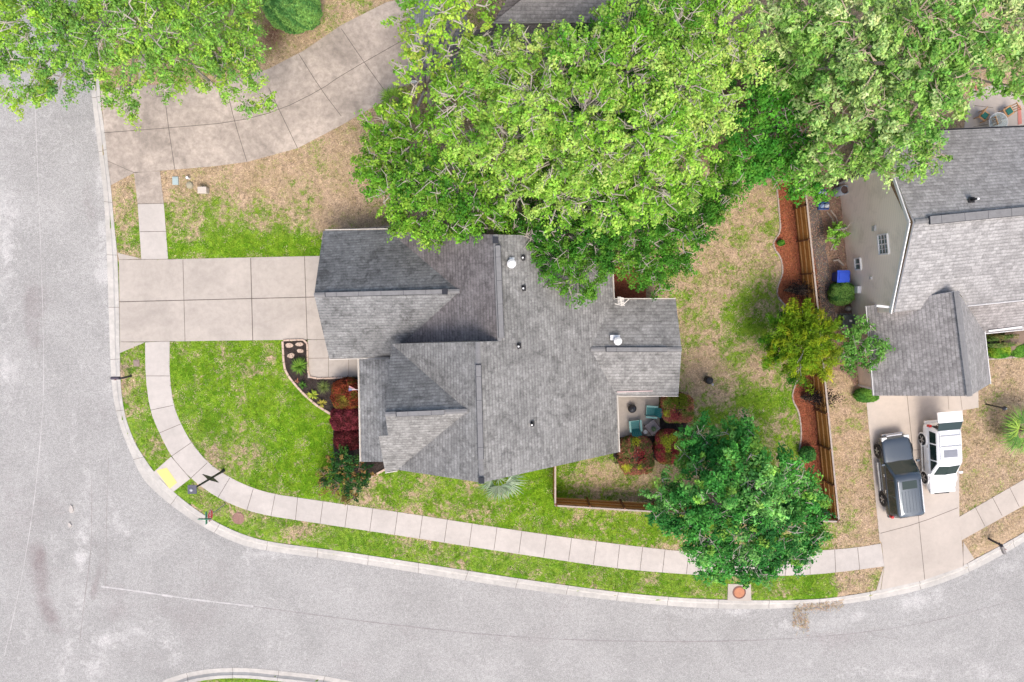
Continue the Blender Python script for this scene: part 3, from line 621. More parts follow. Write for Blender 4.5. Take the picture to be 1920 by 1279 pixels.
vwall(m, [ins(E1, -.4, -.4, -.1), ins(EW, -.35, 0, -.25), ins(E2, -.4, .4, -.1)]); vwall(m, [ins(WN, -.4, -.4, -.1), ins(E1, -.4, -.4, -.1)]); vwall(m, [ins(WS, -.4, .4, -.1), ins(E2, -.4, .4, -.1)])
vwall(m, [ins(AN, -.4, -.4, -.1), ins(R1a, 0, -.4), ins(VN2, 0, -.4, -.1)])
m.build('wall', M_brick, house, weld=False)
for u, v in ((679, 678), (680, 765), (681, 860)): p = P(u, v, 2.5); m = MB(); m.box((p.x + .12, p.y, 1.25), (.2, .2, 2.5)); m.build('porch_column', M_white, house, weld=False)
m = MB(); p = P(645, 560, 1.1); m.box((GW.x + .42, p.y, 1.1), (.06, 4.8, 2.2))
for k in range(4): m.box((GW.x + .385, p.y, .3 + .55 * k), (.02, 4.7, .5))
m.build('garage_door', M_white, house, weld=False)
# windows on the walls you could see from a step to the side
for (x, y, z, sx, sy) in ((A2.x - 3.0, A2.y + .19, 1.5, 1.2, .06), (A2.x - 6.5, A2.y + .06, 1.5, 1.2, .06), (EW.x - .28, EW.y + .0, 1.4, .06, 1.6)):
    m = MB(); m.box((x, y, z), (sx + (.1 if sx > .1 else 0), sy + (.1 if sy > .1 else 0), 1.5)); wn = m.build('window', M_white, house)
    m = MB(); m.box((x + (.03 if sx < .1 else 0), y - (.03 if sy < .1 else 0), z), (sx, sy, 1.36)); pn = m.build('pane', M_glass, house); pn.parent = wn
# vents through the roof
def on_main(u, v): return on(PR, u, v)
PWN = Plane(EW, WA, WN)
for (u, v, pl) in ((981, 541, PR), (972, 649, PR), (997, 795, PR), (980, 484, PR)):
    p = on(pl, u, v); m = MB(); m.lathe(p + Vector((0, 0, -.03)), [(.15, 0), (.15, .06), (.08, .09), (.07, .34)], 16); m.box(p + Vector((.0, .02, .03)), (.30, .30, .03))
    m.lathe(p + Vector((0, 0, .31)), [(.05, 0), (.05, .045)], 12, mi=1); m.build('vent_pipe', [M_black, M_white], house, smooth=True, weld=False)
for (u, v, pl) in ((959, 495, PR), (1157, 639, PWN)):
    p = on(pl, u, v); m = MB(); m.lathe(p, [(.10, -.05), (.10, .28), (.24, .30), (.23, .36), (.12, .45), (.02, .47)], 20, mi=0); m.box(p + Vector((-.12, .18, .05)), (.55, .3, .03)); m.build('vent_cap', simple('white_metal_vent', (.80, .80, .80), .35, .04), house, smooth=True, weld=False)
# antenna mast at the roof corner
p = on(PWN, 1163, 571); an = thing('roof_antenna', 'pale slatted television antenna mounted at the inner roof corner above the rear eave', 'antenna', p)
m = MB(); m.tube([p, p + Vector((0, 0, .9))], .03); m.build('mast', M_black, an)
a = p + Vector((-.05, .15, .9)); m = MB()
for k in range(6): t = k / 5; m.beam(a + Vector((-.22 - .04 * t, -.15 + .42 * t, .02)), a + Vector((.16 - .06 * t, -.2 + .42 * t, .02)), .045, .03)
m.beam(a + Vector((.0, -.2, 0)), a + Vector((-.10, .3, 0)), .05, .04); m.beam(a + Vector((0, -.2, 0)), a + Vector((-.42, -.1, .05)), .04, .04); m.beam(a + Vector((0, -.2, 0)), a + Vector((.38, .15, .05)), .04, .04); m.build('slatted_element', M_cream, an, weld=False)

# --- neighbour house, right
nh = thing('house', 'pale grey roofed house with beige siding gable beyond the fence on the right', 'house', P(1750, 500, 0))
ZN = 4.6; ZR = 7.1
Nk, Nr = P(1715, 416, ZR), P(1990, 389, ZR); Ns, Nsr = P(1677, 586, ZN), P(1990, 554, ZN); Nn, Nnr = P(1643, 250, ZN), P(1990, 235, ZN)
PNS = Plane(Nk, Nr, Ns)
g1, g2 = P(1793, 546, 5.9), P(1818, 743, 5.9); PG = Plane(g1, g2, P(1640, 742, 2.7)); g3, g4 = P(1640, 742, 2.7), P(1626, 574, 2.7); PGr = Plane(g1, g2, P(1856, 720, 2.7)); g5 = P(1856, 720, 2.7); g6 = P(1842, 600, 2.7)
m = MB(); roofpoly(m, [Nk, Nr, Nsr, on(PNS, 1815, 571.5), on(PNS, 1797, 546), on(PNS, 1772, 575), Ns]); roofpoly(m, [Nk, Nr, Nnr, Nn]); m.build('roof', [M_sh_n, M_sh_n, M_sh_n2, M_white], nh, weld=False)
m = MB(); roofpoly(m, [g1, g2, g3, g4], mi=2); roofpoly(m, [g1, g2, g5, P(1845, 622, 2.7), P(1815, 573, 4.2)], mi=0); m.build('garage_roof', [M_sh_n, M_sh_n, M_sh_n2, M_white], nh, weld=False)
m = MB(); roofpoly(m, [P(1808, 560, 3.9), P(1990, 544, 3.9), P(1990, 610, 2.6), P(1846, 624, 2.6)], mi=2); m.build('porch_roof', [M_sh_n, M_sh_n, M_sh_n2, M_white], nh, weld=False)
cap(nh, g1 + lift, g2 + lift, .3); cap(nh, Nk + lift, Nr + lift, .25); ridge_vent(nh, Nk.lerp(Nr, .095) + lift, Nr + lift, .40)
gutter(nh, g3, g4, (-1, 0), M_white); gutter(nh, P(1815, 572, ZN), Nsr, (0, -1), M_white); gutter(nh, P(1846, 624, 2.6), P(1990, 610, 2.6), (0, -1), M_white); gutter(nh, g5, P(1845, 622, 2.7), (1, 0), M_white); gutter(nh, Nnr, Nn, (0, 1), M_capdark)
m = MB(); m.beam(P(1853, 621, 2.75), P(1916, 613, 2.75), .10, .08); m.build('downspout', M_white, nh)
Wa, Wb = P(1573, 345, 0), P(1610, 722, 0); WPL = Plane(Wa, Wb, Wa + Vector((0, 0, 5))); 
def onw(u, v):
    d = ray(u, v); o_ = Vector((0, 0, H)); t = (WPL.p - o_).dot(WPL.n) / d.dot(WPL.n); return o_ + d * t
wd_ = (Wb - Wa).normalized()
def wp(p, z): t = (Vector((p[0], p[1], 0)) - Wa).dot(wd_); q_ = Wa + wd_ * t; return Vector((q_.x, q_.y, z))
m = MB(); wi = Vector((wd_.y, -wd_.x, 0)); wi = wi if wi.x > 0 else -wi
m.face([Wa, wp(Ns, 0), wp(Ns, ZN - .25), wp(Nk, ZR - .2), Vector((Wa.x, Wa.y, 5.0))]); m.face([wp(Ns, 0), Wb, wp(Wb, 2.6), wp(Ns, 2.6)])
m.face([wp(Ns, 2.6), wp(P(1640, 573, 2.7), 2.6), wp(P(1640, 573, 2.7), 3.2), wp(Ns, 3.2)])
vwall(m, [wp(Ns, ZN - .1) + wi * .1 + Vector((0, .1, 0)), ins(Nsr, 0, .4)]); vwall(m, [wp(Wb, 2.6) + wi * .1, ins(g2, 0, .5, -.3), ins(g5, -.4, .4)]); vwall(m, [ins(g5, -.4, .4), ins(g6, -.4, 0)])
m.face([Wa, Vector((Wa.x, Wa.y, 5.0)), Vector((Wa.x + 12, Wa.y + 1.2, 5.0)), Vector((Wa.x + 12, Wa.y + 1.2, 0))])
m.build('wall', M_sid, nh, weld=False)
m = MB(); lft = -wi * .03
rake = [wp(Ns, ZN - .12), wp(Nk, ZR - .08), wp(Nn, ZN + .3)]
for a, b_ in zip(rake, rake[1:]): m = MB(); m.beam(a + lft * 1.5, b_ + lft * 1.5, .06, .2); m.build('rake_trim', M_white, nh, weld=False)
m = MB()
m.beam(Wa + lft, Vector((Wa.x, Wa.y, 5.0)) + lft, .14, .06); m.build('corner_board', M_white, nh, weld=False); m = MB(); m.beam(Wb + lft, wp(Wb, 2.6) + lft, .14, .06, up=Vector((1, 0, 0)))
m.build('corner_board', M_white, nh, weld=False)
m = MB(); m.beam(P(1643, 573.5, 4.35), P(1677, 577, 4.45), .12, .10); m.build('eave_return', M_white, nh, weld=False)
def wwindow(u0, v0, u1, v1, cols_, rows_):
    a, b_ = onw(u0, v0), onw(u1, v1); t0 = (a - Wa).dot(wd_); t1 = (b_ - Wa).dot(wd_); z0, z1 = sorted((a.z, b_.z)); t0, t1 = sorted((t0, t1))
    pt = lambda t, z, o_=0: Wa + wd_ * t + Vector((0, 0, z)) - wi * o_
    mm = MB()
    for (s0, y0, s1, y1) in ((t0, z0, t1, z0), (t0, z1, t1, z1), (t0, z0, t0, z1), (t1, z0, t1, z1)): mm.beam(pt(s0, y0, .04), pt(s1, y1, .04), .08, .1, up=wi)
    fr = mm.build('window', M_white, nh, weld=False)
    mm = MB(); mm.face([pt(t0, z0, .02), pt(t1, z0, .02), pt(t1, z1, .02), pt(t0, z1, .02)]); g_ = mm.build('pane', M_glass, nh); g_.parent = fr
    mm = MB()
    for k in range(1, cols_): t = t0 + (t1 - t0) * k / cols_; mm.beam(pt(t, z0, .04), pt(t, z1, .04), .03 if k * 2 != cols_ else .06, .03, up=wi)
    for k in range(1, rows_): z = z0 + (z1 - z0) * k / rows_; mm.beam(pt(t0, z, .04), pt(t1, z, .04), .03, .03, up=wi)
    g_ = mm.build('window_bars', M_white, nh, weld=False); g_.parent = fr
wwindow(1647, 441, 1668, 475, 4, 3); wwindow(1603.5, 485, 1616, 505, 2, 1)
m = MB()
for u, v, s in ((1640, 428, .3), (1634, 521, .16)): p = onw(u, v); m = MB(); m.box(p - wi * .04, (.1, s, s)); m.build('wall_vent', simple('grey_plastic', (.48, .48, .47), .5, .1), nh)
m = MB(); p = onw(1611, 543); m.box(p - wi * .12, (.24, .42, .55)); m.build('meter_box', simple('pale_grey_box', (.66, .66, .68), .5, .05), nh, bevel=.02)
PNN = Plane(Nk, Nr, Nn); p = on(PNN, 1821, 375); m = MB(); m.box(p + Vector((0, 0, .03)), (.32, .3, .03)); m.lathe(p, [(.07, 0), (.06, .4)], 10); m.build('vent_pipe', M_black, nh, weld=False)
m = MB(); m.lathe(p + Vector((.08, 0, .2)), [(.06, 0), (.06, .25)], 10); m.build('vent_cap', M_white, nh)

# --- neighbour house, top
th_ = thing('house', 'grey brown roofed house mostly hidden under the trees at the top edge', 'house', P(950, 20, 0))
ta, tb = P(762, 152, 2.7), P(1220, 92, 2.7); tc, td = P(1000, -90, 6.5), P(840, -80, 6.5)
m = MB(); roofpoly(m, [ta, tb, P(1220, -100, 5.5), P(1000, -90, 6.8), P(925, 42, 4.4), P(885, 60, 4.2), P(845, -60, 4.6)], mi=2)
roofpoly(m, [P(770, -90, 2.7), P(764, 150, 2.72), P(845, -50, 4.9)], mi=1)
m.build('roof', [M_sh_n2, M_sh_n, M_sh_brown, M_white], th_, weld=False)
m = MB(); roofpoly(m, [P(925, 42, 4.5), P(1100, -100, 6.9), P(1200, 40, 4.6)], mi=0); m.build('gable_roof', [M_sh_n2, M_sh_n, M_sh_brown, M_white], th_, weld=False)
gutter(th_, ta, tb, (0, -1), M_white, .2)
m = MB(); vwall(m, [ins(ta, .4, .35, -.1), ins(tb, 0, .35, -.1)]); vwall(m, [ins(ta, .4, .35, -.1), ins(P(770, -90, 2.7), .4, 0, -.1)]); m.build('wall', simple('tan_brick', (.42, .33, .27), .85, .15), th_, weld=False)
m = MB(); p = ins(ta, .32, .27, 0); m.box((p.x, p.y, 1.3), (.14, .14, 2.6)); m.build('corner_board', M_white, th_)

# ------------------------------------------------------------------ fences
def fence(name, label, pts, h=1.75, inward=1, rails_in=True):
    o_ = thing(name, label, 'fence', (pts[0][0], pts[0][1], 0), group='wooden privacy fences around the back garden')
    mp, mr, mo, mc = MB(), MB(), [], MB()
    for a, b_ in zip(pts, pts[1:]):
        a = Vector((*a, 0)); b_ = Vector((*b_, 0)); d = b_ - a; L = d.length; d.normalize(); n_ = Vector((-d.y, d.x, 0)) * inward
        k = int(L / .145)
        for i in range(k):
            p = a + d * (i + .5) * L / k; hh = h + random.uniform(-.01, .01); mp.beam(p + Vector((0, 0, .03)), p + Vector((0, 0, hh)), L / k - .006, .02, up=n_)
        for z in (.35, .95, 1.55): mr.beam(a + n_ * .05 + Vector((0, 0, z)), b_ + n_ * .05 + Vector((0, 0, z)), .045, .09)
        mc.beam(a + Vector((0, 0, h + .02)), b_ + Vector((0, 0, h + .02)), .10, .035)
        np_ = max(1, round(L / 2.4))
        for i in range(np_ + 1): mo.append(a + d * (L * i / np_) + n_ * .09)
    mp.build('board_panel', M_fence, o_, weld=False); mr.build('rail', M_rail, o_, weld=False); mc.build('cap_board', M_fcap, o_, weld=False)
    for p in mo: m_ = MB(); m_.box((p.x, p.y, (h + .05) / 2), (.10, .10, h + .05)); m_.build('post', M_fpost, o_)
    return o_
FZ = 1.77
f1 = [XY(1041, 872, FZ), XY(1041, 948, FZ)]; f2 = [XY(1041, 948, FZ), XY(1236, 960, FZ), XY(1541, 977, FZ), XY(1573, 978, FZ)]; f3 = [XY(1573, 978, FZ), XY(1546, 707, FZ), XY(1533, 576, FZ), XY(1513, 384, FZ), XY(1507, 330, FZ)]
fence('wooden_fence', 'short side run of brown wooden fence next to the silver palm', f1, FZ, 1)
fence('wooden_fence', 'front run of wooden fence passing behind the dark green tree', f2, FZ, 1)
fence('wooden_fence', 'long orange brown wooden fence along the red mulch beds on the right', f3, FZ, 1)

# ------------------------------------------------------------------ vegetation
def rdir(n): a = RNG.normal(size=(n, 3)); return a / np.linalg.norm(a, axis=1)[:, None]
def pick(cols, w_, n):
    w_ = np.array(w_, float); w_ /= w_.sum(); return np.array(cols)[RNG.choice(len(cols), n, p=w_)]
def tree(name, label, base_px, lobes, cols, wts, L=.21, W=.12, per=46, rc=.46, dens=4.2, bark=None, twig=.35, cat='tree', group=None, flat=.65, upb=.25, twr=.022, openness=0.0, drop=.0, limb=.16):
    bp = P(*base_px, 0); root = thing(name, label, cat, bp, group=group); cl = []; bm = MB(); bark = bark or M_bark
    ztop = max(l[3] for l in lobes); zf = min(l[3] for l in lobes); fork = bp + Vector((0, 0, max(.8, zf * .45)))
    bm.tube([bp + Vector((0, 0, -.1)), bp.lerp(fork, .5) + Vector((.05, .04, 0)), fork], [limb * 1.9, limb * 1.5, limb * 1.3], 10); bm.build('trunk', bark, root, smooth=True)
    br = MB(); cp, cc, cd = [], [], []
    for (u, v, rp, z) in lobes:
        c = P(u, v, z); r = rp / 30.0 * (H - z) / H; top = c + Vector((0, 0, 0))
        # limb from the fork to the lobe
        mid = fork.lerp(c, .5) + Vector((random.uniform(-.4, .4), random.uniform(-.4, .4), .35)); hub = c + Vector((0, 0, r * random.uniform(-.3, .35)))
        r0 = limb * (.5 + .25 * min(2, r)); bm2 = [fork, fork.lerp(mid, .55), mid, mid.lerp(hub, .6) + Vector((random.uniform(-.2, .2), random.uniform(-.2, .2), .15)), hub]
        br.tube(bm2, [r0, r0 * .85, r0 * .7, r0 * .5, r0 * .32], 6)
        n = max(7, int(dens * 1.3 * r * r / (rc * rc) * .62)); d = rdir(n); d[:, 2] = np.abs(d[:, 2]) * 1.0 - .25 * (RNG.uniform(size=n) < .35); 
        rad = RNG.uniform(.55, 1.05, n) ** .6 * r; ctr = np.array(c)[None] + d * rad[:, None] * np.array([[1, 1, flat]])
        ctr += RNG.normal(size=(n, 3)) * .12
        if openness: ctr = ctr[RNG.uniform(size=n) > openness]; n = len(ctr)
        lc = pick(cols, wts, 1)[0] * RNG.uniform(.9, 1.12); kc = pick(cols, wts, n) * .6 + lc[None] * .4; kc *= RNG.uniform(.8, 1.2, (n, 1))
        hz = (ctr[:, 2] - c.z) / (r * flat + .01); cp.append(ctr); cc.append(kc); dv = ctr - np.array(hub)[None]; dv[:, 2] *= .5; cd.append(dv / (np.linalg.norm(dv, axis=1)[:, None] + 1e-6))
        for i in range(n):
            if random.random() < twig * .7:
                e = Vector(ctr[i]) + Vector((0, 0, random.uniform(.0, rc * .8))); s_ = hub.lerp(e, random.uniform(.2, .45)); mm = s_.lerp(e, .5) + Vector((random.uniform(-.25, .25), random.uniform(-.25, .25), random.uniform(.0, .3)))
                br.tube([s_, mm, e], [twr * 1.7, twr * 1.2, twr * .5], 4)
                for _ in range(2): e2 = mm.lerp(e, .3) + Vector((random.uniform(-.5, .5), random.uniform(-.5, .5), random.uniform(.05, .35))); br.tube([mm.lerp(e, .2), e2], [twr * .9, twr * .4], 4)
    cp = np.concatenate(cp); cc = np.concatenate(cc); cd = np.concatenate(cd); n = len(cp)
    per = int(per * 1.15); k = np.repeat(np.arange(n), per); off = rdir(n * per) * (RNG.uniform(0, 1, (n * per, 1)) ** .5) * rc * RNG.uniform(.6, 1.25, n)[k][:, None] * np.array([[1, 1, .7]])
    ax_ = cd[k]; al = (off * ax_).sum(1)[:, None]; off = (off - al * ax_) * .72 + al * ax_ * 1.55; off[:, 2] -= drop * RNG.uniform(0, 1, n * per); pos = cp[k] + off
    nr = off / (np.linalg.norm(off, axis=1)[:, None] + 1e-6) * .55 + RNG.normal(size=off.shape) * .45; nr[:, 2] += upb + .4; nr /= np.linalg.norm(nr, axis=1)[:, None]
    sz = RNG.uniform(.65, 1.3, n * per); col = cc[k] * RNG.uniform(.7, 1.3, (n * per, 1)) * (1 + RNG.normal(size=(n * per, 3)) * .06)
    leaves('crown', pos, nr, L * sz, W * sz, np.clip(col, .004, .9), root); br.build('branches', bark, root, weld=False)
    return root
LIME = [(.38, .60, .10), (.26, .51, .05), (.54, .70, .18), (.11, .32, .03)]
GRN = [(.14, .35, .03), (.21, .43, .04), (.34, .53, .07), (.06, .20, .02)]
DK = [(.045, .18, .018), (.09, .27, .025), (.18, .36, .04), (.025, .11, .012)]
TL = [(.27, .50, .08), (.36, .58, .06), (.19, .40, .08), (.46, .62, .08), (.12, .28, .06)]
MP = [(.21, .43, .08), (.32, .54, .11), (.58, .70, .30), (.13, .31, .06)]
tree('broadleaf_tree', 'huge bright lime green tree with pale grey branches, top centre', (1085, 250), [(870, 190, 58, 9), (930, 125, 62, 10), (1010, 110, 56, 10.5), (1090, 120, 68, 11.5), (1000, 190, 72, 11.5), (1090, 210, 72, 12), (1180, 130, 72, 11.5), (1180, 60, 66, 10), (1260, 60, 70, 10.5), (1340, 60, 75, 10), (1385, 110, 52, 10), (1270, 150, 72, 11.5), (1320, 200, 62, 10.5), (870, 245, 50, 8.5), (950, 260, 66, 10), (1040, 300, 66, 10), (1120, 290, 72, 11), (1210, 250, 76, 11.5), (1285, 280, 56, 10), (965, 350, 45, 8), (1050, 370, 56, 8.5), (1140, 370, 62, 9), (1220, 350, 64, 9), (1290, 345, 46, 8.5), (1240, 385, 30, 8)], LIME, (4, 4, 2.6, 2.2), .16, .095, 62, .38, 3.9, twig=.75)
tree('broadleaf_tree', 'mid green tree hanging over the garage roof, left of the lime green tree', (800, 330), [(720, 300, 52, 6), (780, 262, 52, 7), (735, 360, 45, 6.3), (698, 330, 30, 5.5), (800, 330, 58, 7.3), (860, 350, 60, 7.5), (790, 400, 46, 6.8), (845, 415, 45, 6.6), (905, 400, 42, 6.8), (805, 447, 22, 6.2), (725, 245, 40, 6), (905, 320, 50, 7.5), (755, 420, 22, 6), (925, 428, 22, 6.3), (890, 440, 16, 6), (955, 425, 24, 5.9)], GRN, (3, 4, 2.0, 2.8), .16, .095, 56, .37, 3.8, twig=.5)
tree('evergreen_oak', 'dark green small leaved tree spreading over the rear roof and yard', (1230, 400), [(1000, 430, 40, 6), (985, 465, 24, 5.6), (1045, 480, 48, 6), (1080, 520, 40, 5.8), (1105, 540, 22, 5.6), (1125, 500, 34, 6), (1060, 430, 50, 6.3), (1120, 450, 52, 6.6), (1190, 430, 60, 7), (1180, 490, 42, 6.2), (1225, 480, 48, 6.4), (1235, 525, 30, 5.2), (1275, 440, 50, 6.5), (1305, 395, 52, 6.6), (1345, 350, 46, 6.2), (1260, 380, 50, 6.6), (1275, 490, 28, 5.4), (1150, 400, 46, 7), (1330, 370, 36, 6.3), (1110, 420, 40, 7), (1030, 270, 55, 4.5), (1120, 210, 60, 5), (1210, 170, 60, 5), (1290, 220, 60, 5), (1200, 290, 55, 5), (1100, 330, 50, 5), (1330, 120, 55, 5), (1230, 80, 60, 5), (1000, 340, 40, 4.6), (1110, 110, 55, 5)], DK, (3, 4, 2.4, 2), .13, .08, 70, .38, 4.2, twig=.4, bark=M_bark)
tree('understory_tree', 'dark green leafy tree in the back corner by the fence', (1440, 250), [(1400, 250, 45, 5), (1450, 205, 46, 5.6), (1440, 140, 50, 6.5), (1420, 295, 42, 4.6), (1470, 290, 40, 4.6), (1440, 322, 24, 4), (1482, 325, 26, 4.2), (1492, 350, 16, 3.8), (1380, 300, 36, 5), (1510, 260, 36, 5), (1500, 190, 44, 5.5), (1525, 330, 28, 3.6), (1530, 365, 22, 3.2), (1385, 322, 28, 4.6), (1412, 328, 24, 4.2), (1362, 335, 26, 5)], [(.06, .26, .03), (.12, .38, .04), (.20, .46, .06)], (3, 3, 2), .18, .10, 50, .42, 4.2, twig=.2)
tree('maple_tree', 'large pale green tree overhanging the neighbouring roof, top right', (1680, 150), [(1460, 45, 55, 9), (1530, 35, 66, 10), (1610, 40, 70, 11), (1700, 40, 75, 11.5), (1790, 55, 75, 11.5), (1870, 45, 65, 11), (1930, 60, 60, 10), (1480, 120, 50, 8), (1560, 110, 66, 10), (1650, 120, 70, 11), (1740, 130, 70, 11.5), (1820, 110, 58, 10.5), (1895, 120, 46, 9.5), (1570, 190, 56, 9), (1640, 210, 60, 10), (1720, 205, 62, 10.5), (1780, 185, 40, 10), (1555, 260, 46, 7.5), (1615, 265, 46, 8), (1685, 270, 50, 9), (1730, 295, 36, 8.5), (1660, 325, 26, 8), (1540, 305, 38, 6.5), (1575, 330, 22, 6), (1905, 165, 26, 8.5), (1620, 310, 18, 7.5), (1550, 60, 55, 5.5), (1640, 20, 60, 5.5), (1710, 60, 60, 5.5), (1620, 150, 60, 5.5), (1780, 90, 55, 5.5), (1480, 50, 50, 5.5), (1540, 150, 50, 5.5), (1700, 160, 55, 5.5)], MP, (3, 4, 2.2, 2), .20, .095, 54, .40, 3.6, twig=.45, bark=simple('tan_bark', (.42, .32, .26), .9, .2))
tree('elm_tree', 'large yellow green tree overhanging the road in the top left corner', (300, 40), [(18, 105, 50, 9), (60, 40, 66, 10), (55, 165, 26, 7.5), (130, 60, 66, 10), (120, 130, 48, 9), (200, 55, 70, 10.5), (195, 140, 42, 8.8), (225, 190, 26, 7.5), (280, 60, 70, 10.5), (285, 130, 44, 9.3), (360, 55, 66, 10), (355, 125, 44, 9), (425, 40, 54, 8.5), (430, 115, 40, 8), (478, 165, 18, 7), (462, 90, 36, 8), (410, 165, 26, 7.5), (28, 190, 18, 7), (-40, 60, 80, 9), (330, -20, 80, 10), (150, -30, 90, 10), (440, -20, 52, 9), (250, 212, 14, 7), (500, 190, 10, 6.8), (85, 175, 20, 7.5), (320, 160, 22, 8), (470, 200, 9, 6.8)], TL, (4, 3.5, 3, 1.4, 2.4), .14, .08, 62, .38, 3.6, twig=.4, bark=M_bark, drop=.1)
tree('broadleaf_tree', 'thin open crowned tree over the roof at the top, left of the lime green tree', (810, 190), [(765, 25, 38, 9), (835, 35, 46, 10), (885, 15, 42, 10), (800, 95, 40, 9), (860, 100, 40, 9.5), (768, 140, 26, 8), (900, 75, 30, 9), (825, 170, 32, 8), (765, 190, 30, 7), (905, 150, 30, 8.5), (740, 225, 28, 6), (770, 105, 22, 8)], [(.22, .48, .04), (.36, .58, .06), (.48, .62, .10), (.12, .30, .04)], (3, 3, 2, 1.5), .18, .11, 38, .40, 2.7, twig=.5, openness=.12, twr=.03)
tree('shade_tree', 'deep blue green tree beside the front pavement at the lower right corner', (1395, 960), [(1375, 825, 36, 5.5), (1310, 825, 36, 5), (1290, 850, 26, 4.8), (1322, 880, 42, 6), (1390, 875, 46, 7), (1245, 925, 28, 5), (1280, 965, 42, 6), (1340, 940, 56, 7.5), (1415, 930, 52, 7.8), (1465, 880, 38, 6.2), (1500, 925, 40, 6), (1525, 960, 30, 5), (1400, 990, 56, 7.5), (1465, 990, 46, 6.8), (1515, 1005, 30, 5), (1325, 1010, 46, 6.5), (1345, 1055, 34, 5.5), (1415, 1062, 38, 6), (1475, 1045, 32, 5.5), (1240, 960, 20, 4.8), (1400, 810, 22, 5)], [(.05, .24, .045), (.10, .37, .06), (.26, .56, .14), (.03, .15, .03), (.38, .62, .09)], (3, 3.6, 2.2, 2, 1.1), .19, .095, 62, .38, 5.6, twig=.22, bark=M_bark)
tree('feathery_shrub', 'yellow green feathery shrub growing through the fence between the two mulch beds', (1500, 640), [(1500, 645, 52, 3.4), (1468, 622, 34, 3), (1535, 622, 36, 3.2), (1455, 660, 28, 2.8), (1535, 670, 38, 3.2), (1500, 692, 28, 2.8), (1500, 602, 32, 3), (1478, 598, 16, 2.6), (1450, 640, 20, 2.7)], [(.11, .27, .012), (.27, .36, .015), (.05, .17, .012), (.44, .45, .03)], (3.6, 2.4, 2.6, .9), .24, .045, 80, .36, 4.6, twig=.05, cat='shrub', limb=.08)
tree('small_tree', 'loose fresh green small tree beside the neighbouring garage wall', (1598, 640), [(1588, 632, 24, 3.2), (1615, 640, 24, 3.4), (1600, 668, 22, 3), (1636, 650, 13, 3.4), (1640, 680, 12, 3.2), (1580, 660, 18, 2.8), (1625, 612, 13, 3.2), (1655, 655, 8, 3.4), (1590, 690, 16, 2.6)], [(.14, .35, .06), (.20, .40, .08), (.10, .24, .04)], (3, 2, 2), .16, .08, 40, .32, 3.6, twig=.3, limb=.06, openness=.1)
def ball(name, label, px, rp, z, cols, wts, hgt, sq=2.0, n=5200, L=.11, W=.065, patch=(), cat='shrub', group=None, rot=0, rough=.05):
    """clipped shrub: leaves over a superellipsoid skin, stems inside"""
    ru, rv = rp; c = P(px[0], px[1], hgt * .75); root = thing(name, label, cat, (c.x, c.y, 0), group=group); sc = (H - hgt * .6) / FPX
    rx, ry, rz = ru * sc, rv * sc, hgt * .55; n = int(n * 1.9); d = rdir(n); d = np.sign(d) * np.abs(d) ** (2.6 / (sq + .6)); d /= (np.abs(d) ** sq).sum(1)[:, None] ** (1 / sq)
    keep = d[:, 2] > -.85; d = d[keep]; n = len(d); rr = (1 - np.abs(RNG.normal(size=n)) * rough * 1.2) * (1 + (vnoise(d[:, 0] * 3 + 50, d[:, 1] * 3 + 50 + d[:, 2], .6, 5) - .5) * .14)
    cr, sr = math.cos(rot), math.sin(rot); lx, ly = d[:, 0] * rx * rr, d[:, 1] * ry * rr
    pos = np.column_stack([c.x + lx * cr - ly * sr, c.y + lx * sr + ly * cr, hgt * .5 + d[:, 2] * rz * rr])
    nr = d * .6 + RNG.normal(size=d.shape) * .45; nr[:, 2] += .3; nr /= np.linalg.norm(nr, axis=1)[:, None]
    pn = vnoise(pos[:, 0] + pos[:, 2] * .5, pos[:, 1], .32, int(px[0])); idx = np.clip((pn * 1.5 - .25 + RNG.normal(size=n) * .2) * len(cols), 0, len(cols) - 1).astype(int)
    col = np.array(cols)[idx] * RNG.uniform(.65, 1.35, (n, 1))
    for (pu, pv, pr, pc) in patch:
        q_ = P(pu, pv, hgt); m_ = (np.hypot(pos[:, 0] - q_.x, pos[:, 1] - q_.y) < pr / 30 * RNG.uniform(.5, 1.25, n)) & (pos[:, 2] > hgt * .5); col[m_] = np.array(pc) * RNG.uniform(.7, 1.3, (m_.sum(), 1))
    sz = RNG.uniform(.7, 1.3, n); leaves('foliage', pos, nr, L * sz, W * sz, np.clip(col, .004, .9), root)
    m_ = MB()
    for k in range(7): a = k * .9; m_.tube([(c.x, c.y, 0), (c.x + math.cos(a) * rx * .3, c.y + math.sin(a) * ry * .3, hgt * .4), (c.x + math.cos(a) * rx * .75, c.y + math.sin(a) * ry * .75, hgt * .8)], [.03, .02, .01], 4)
    m_.lathe((c.x, c.y, hgt * .5), [(rx * .3, -hgt * .3), (rx * .45, 0), (rx * .3, hgt * .2), (.01, hgt * .25)], 10); m_.build('stems', M_barkd, root, weld=False); return root
PH = [(.17, .25, .05), (.30, .25, .07), (.46, .19, .11), (.54, .20, .13), (.36, .12, .09), (.20, .22, .06)]; YG = (.55, .56, .05); PG_ = 'clipped photinia bushes around the patio'
ball('photinia_bush', 'red and green clipped bush at the right edge of the patio, nearest the rear wing', (1271, 767), (31, 27), 0, [(.22, .30, .05), (.34, .30, .07), (.46, .24, .10), (.52, .20, .12)], 0, 1.2, 3.2, 9000, patch=((1252, 776, 7, YG), (1275, 750, 20, (.20, .24, .02)), (1265, 780, 12, (.46, .10, .08))), group=PG_)
ball('photinia_bush', 'largest red tipped clipped bush below the patio by the house corner', (1193, 856), (33, 36), 0, PH, 0, 1.25, 3.4, 11000, patch=((1193, 827, 8, YG), (1175, 877, 8, YG), (1199, 876, 5, YG), (1200, 855, 13, (.44, .07, .06))), group=PG_, rot=.1)
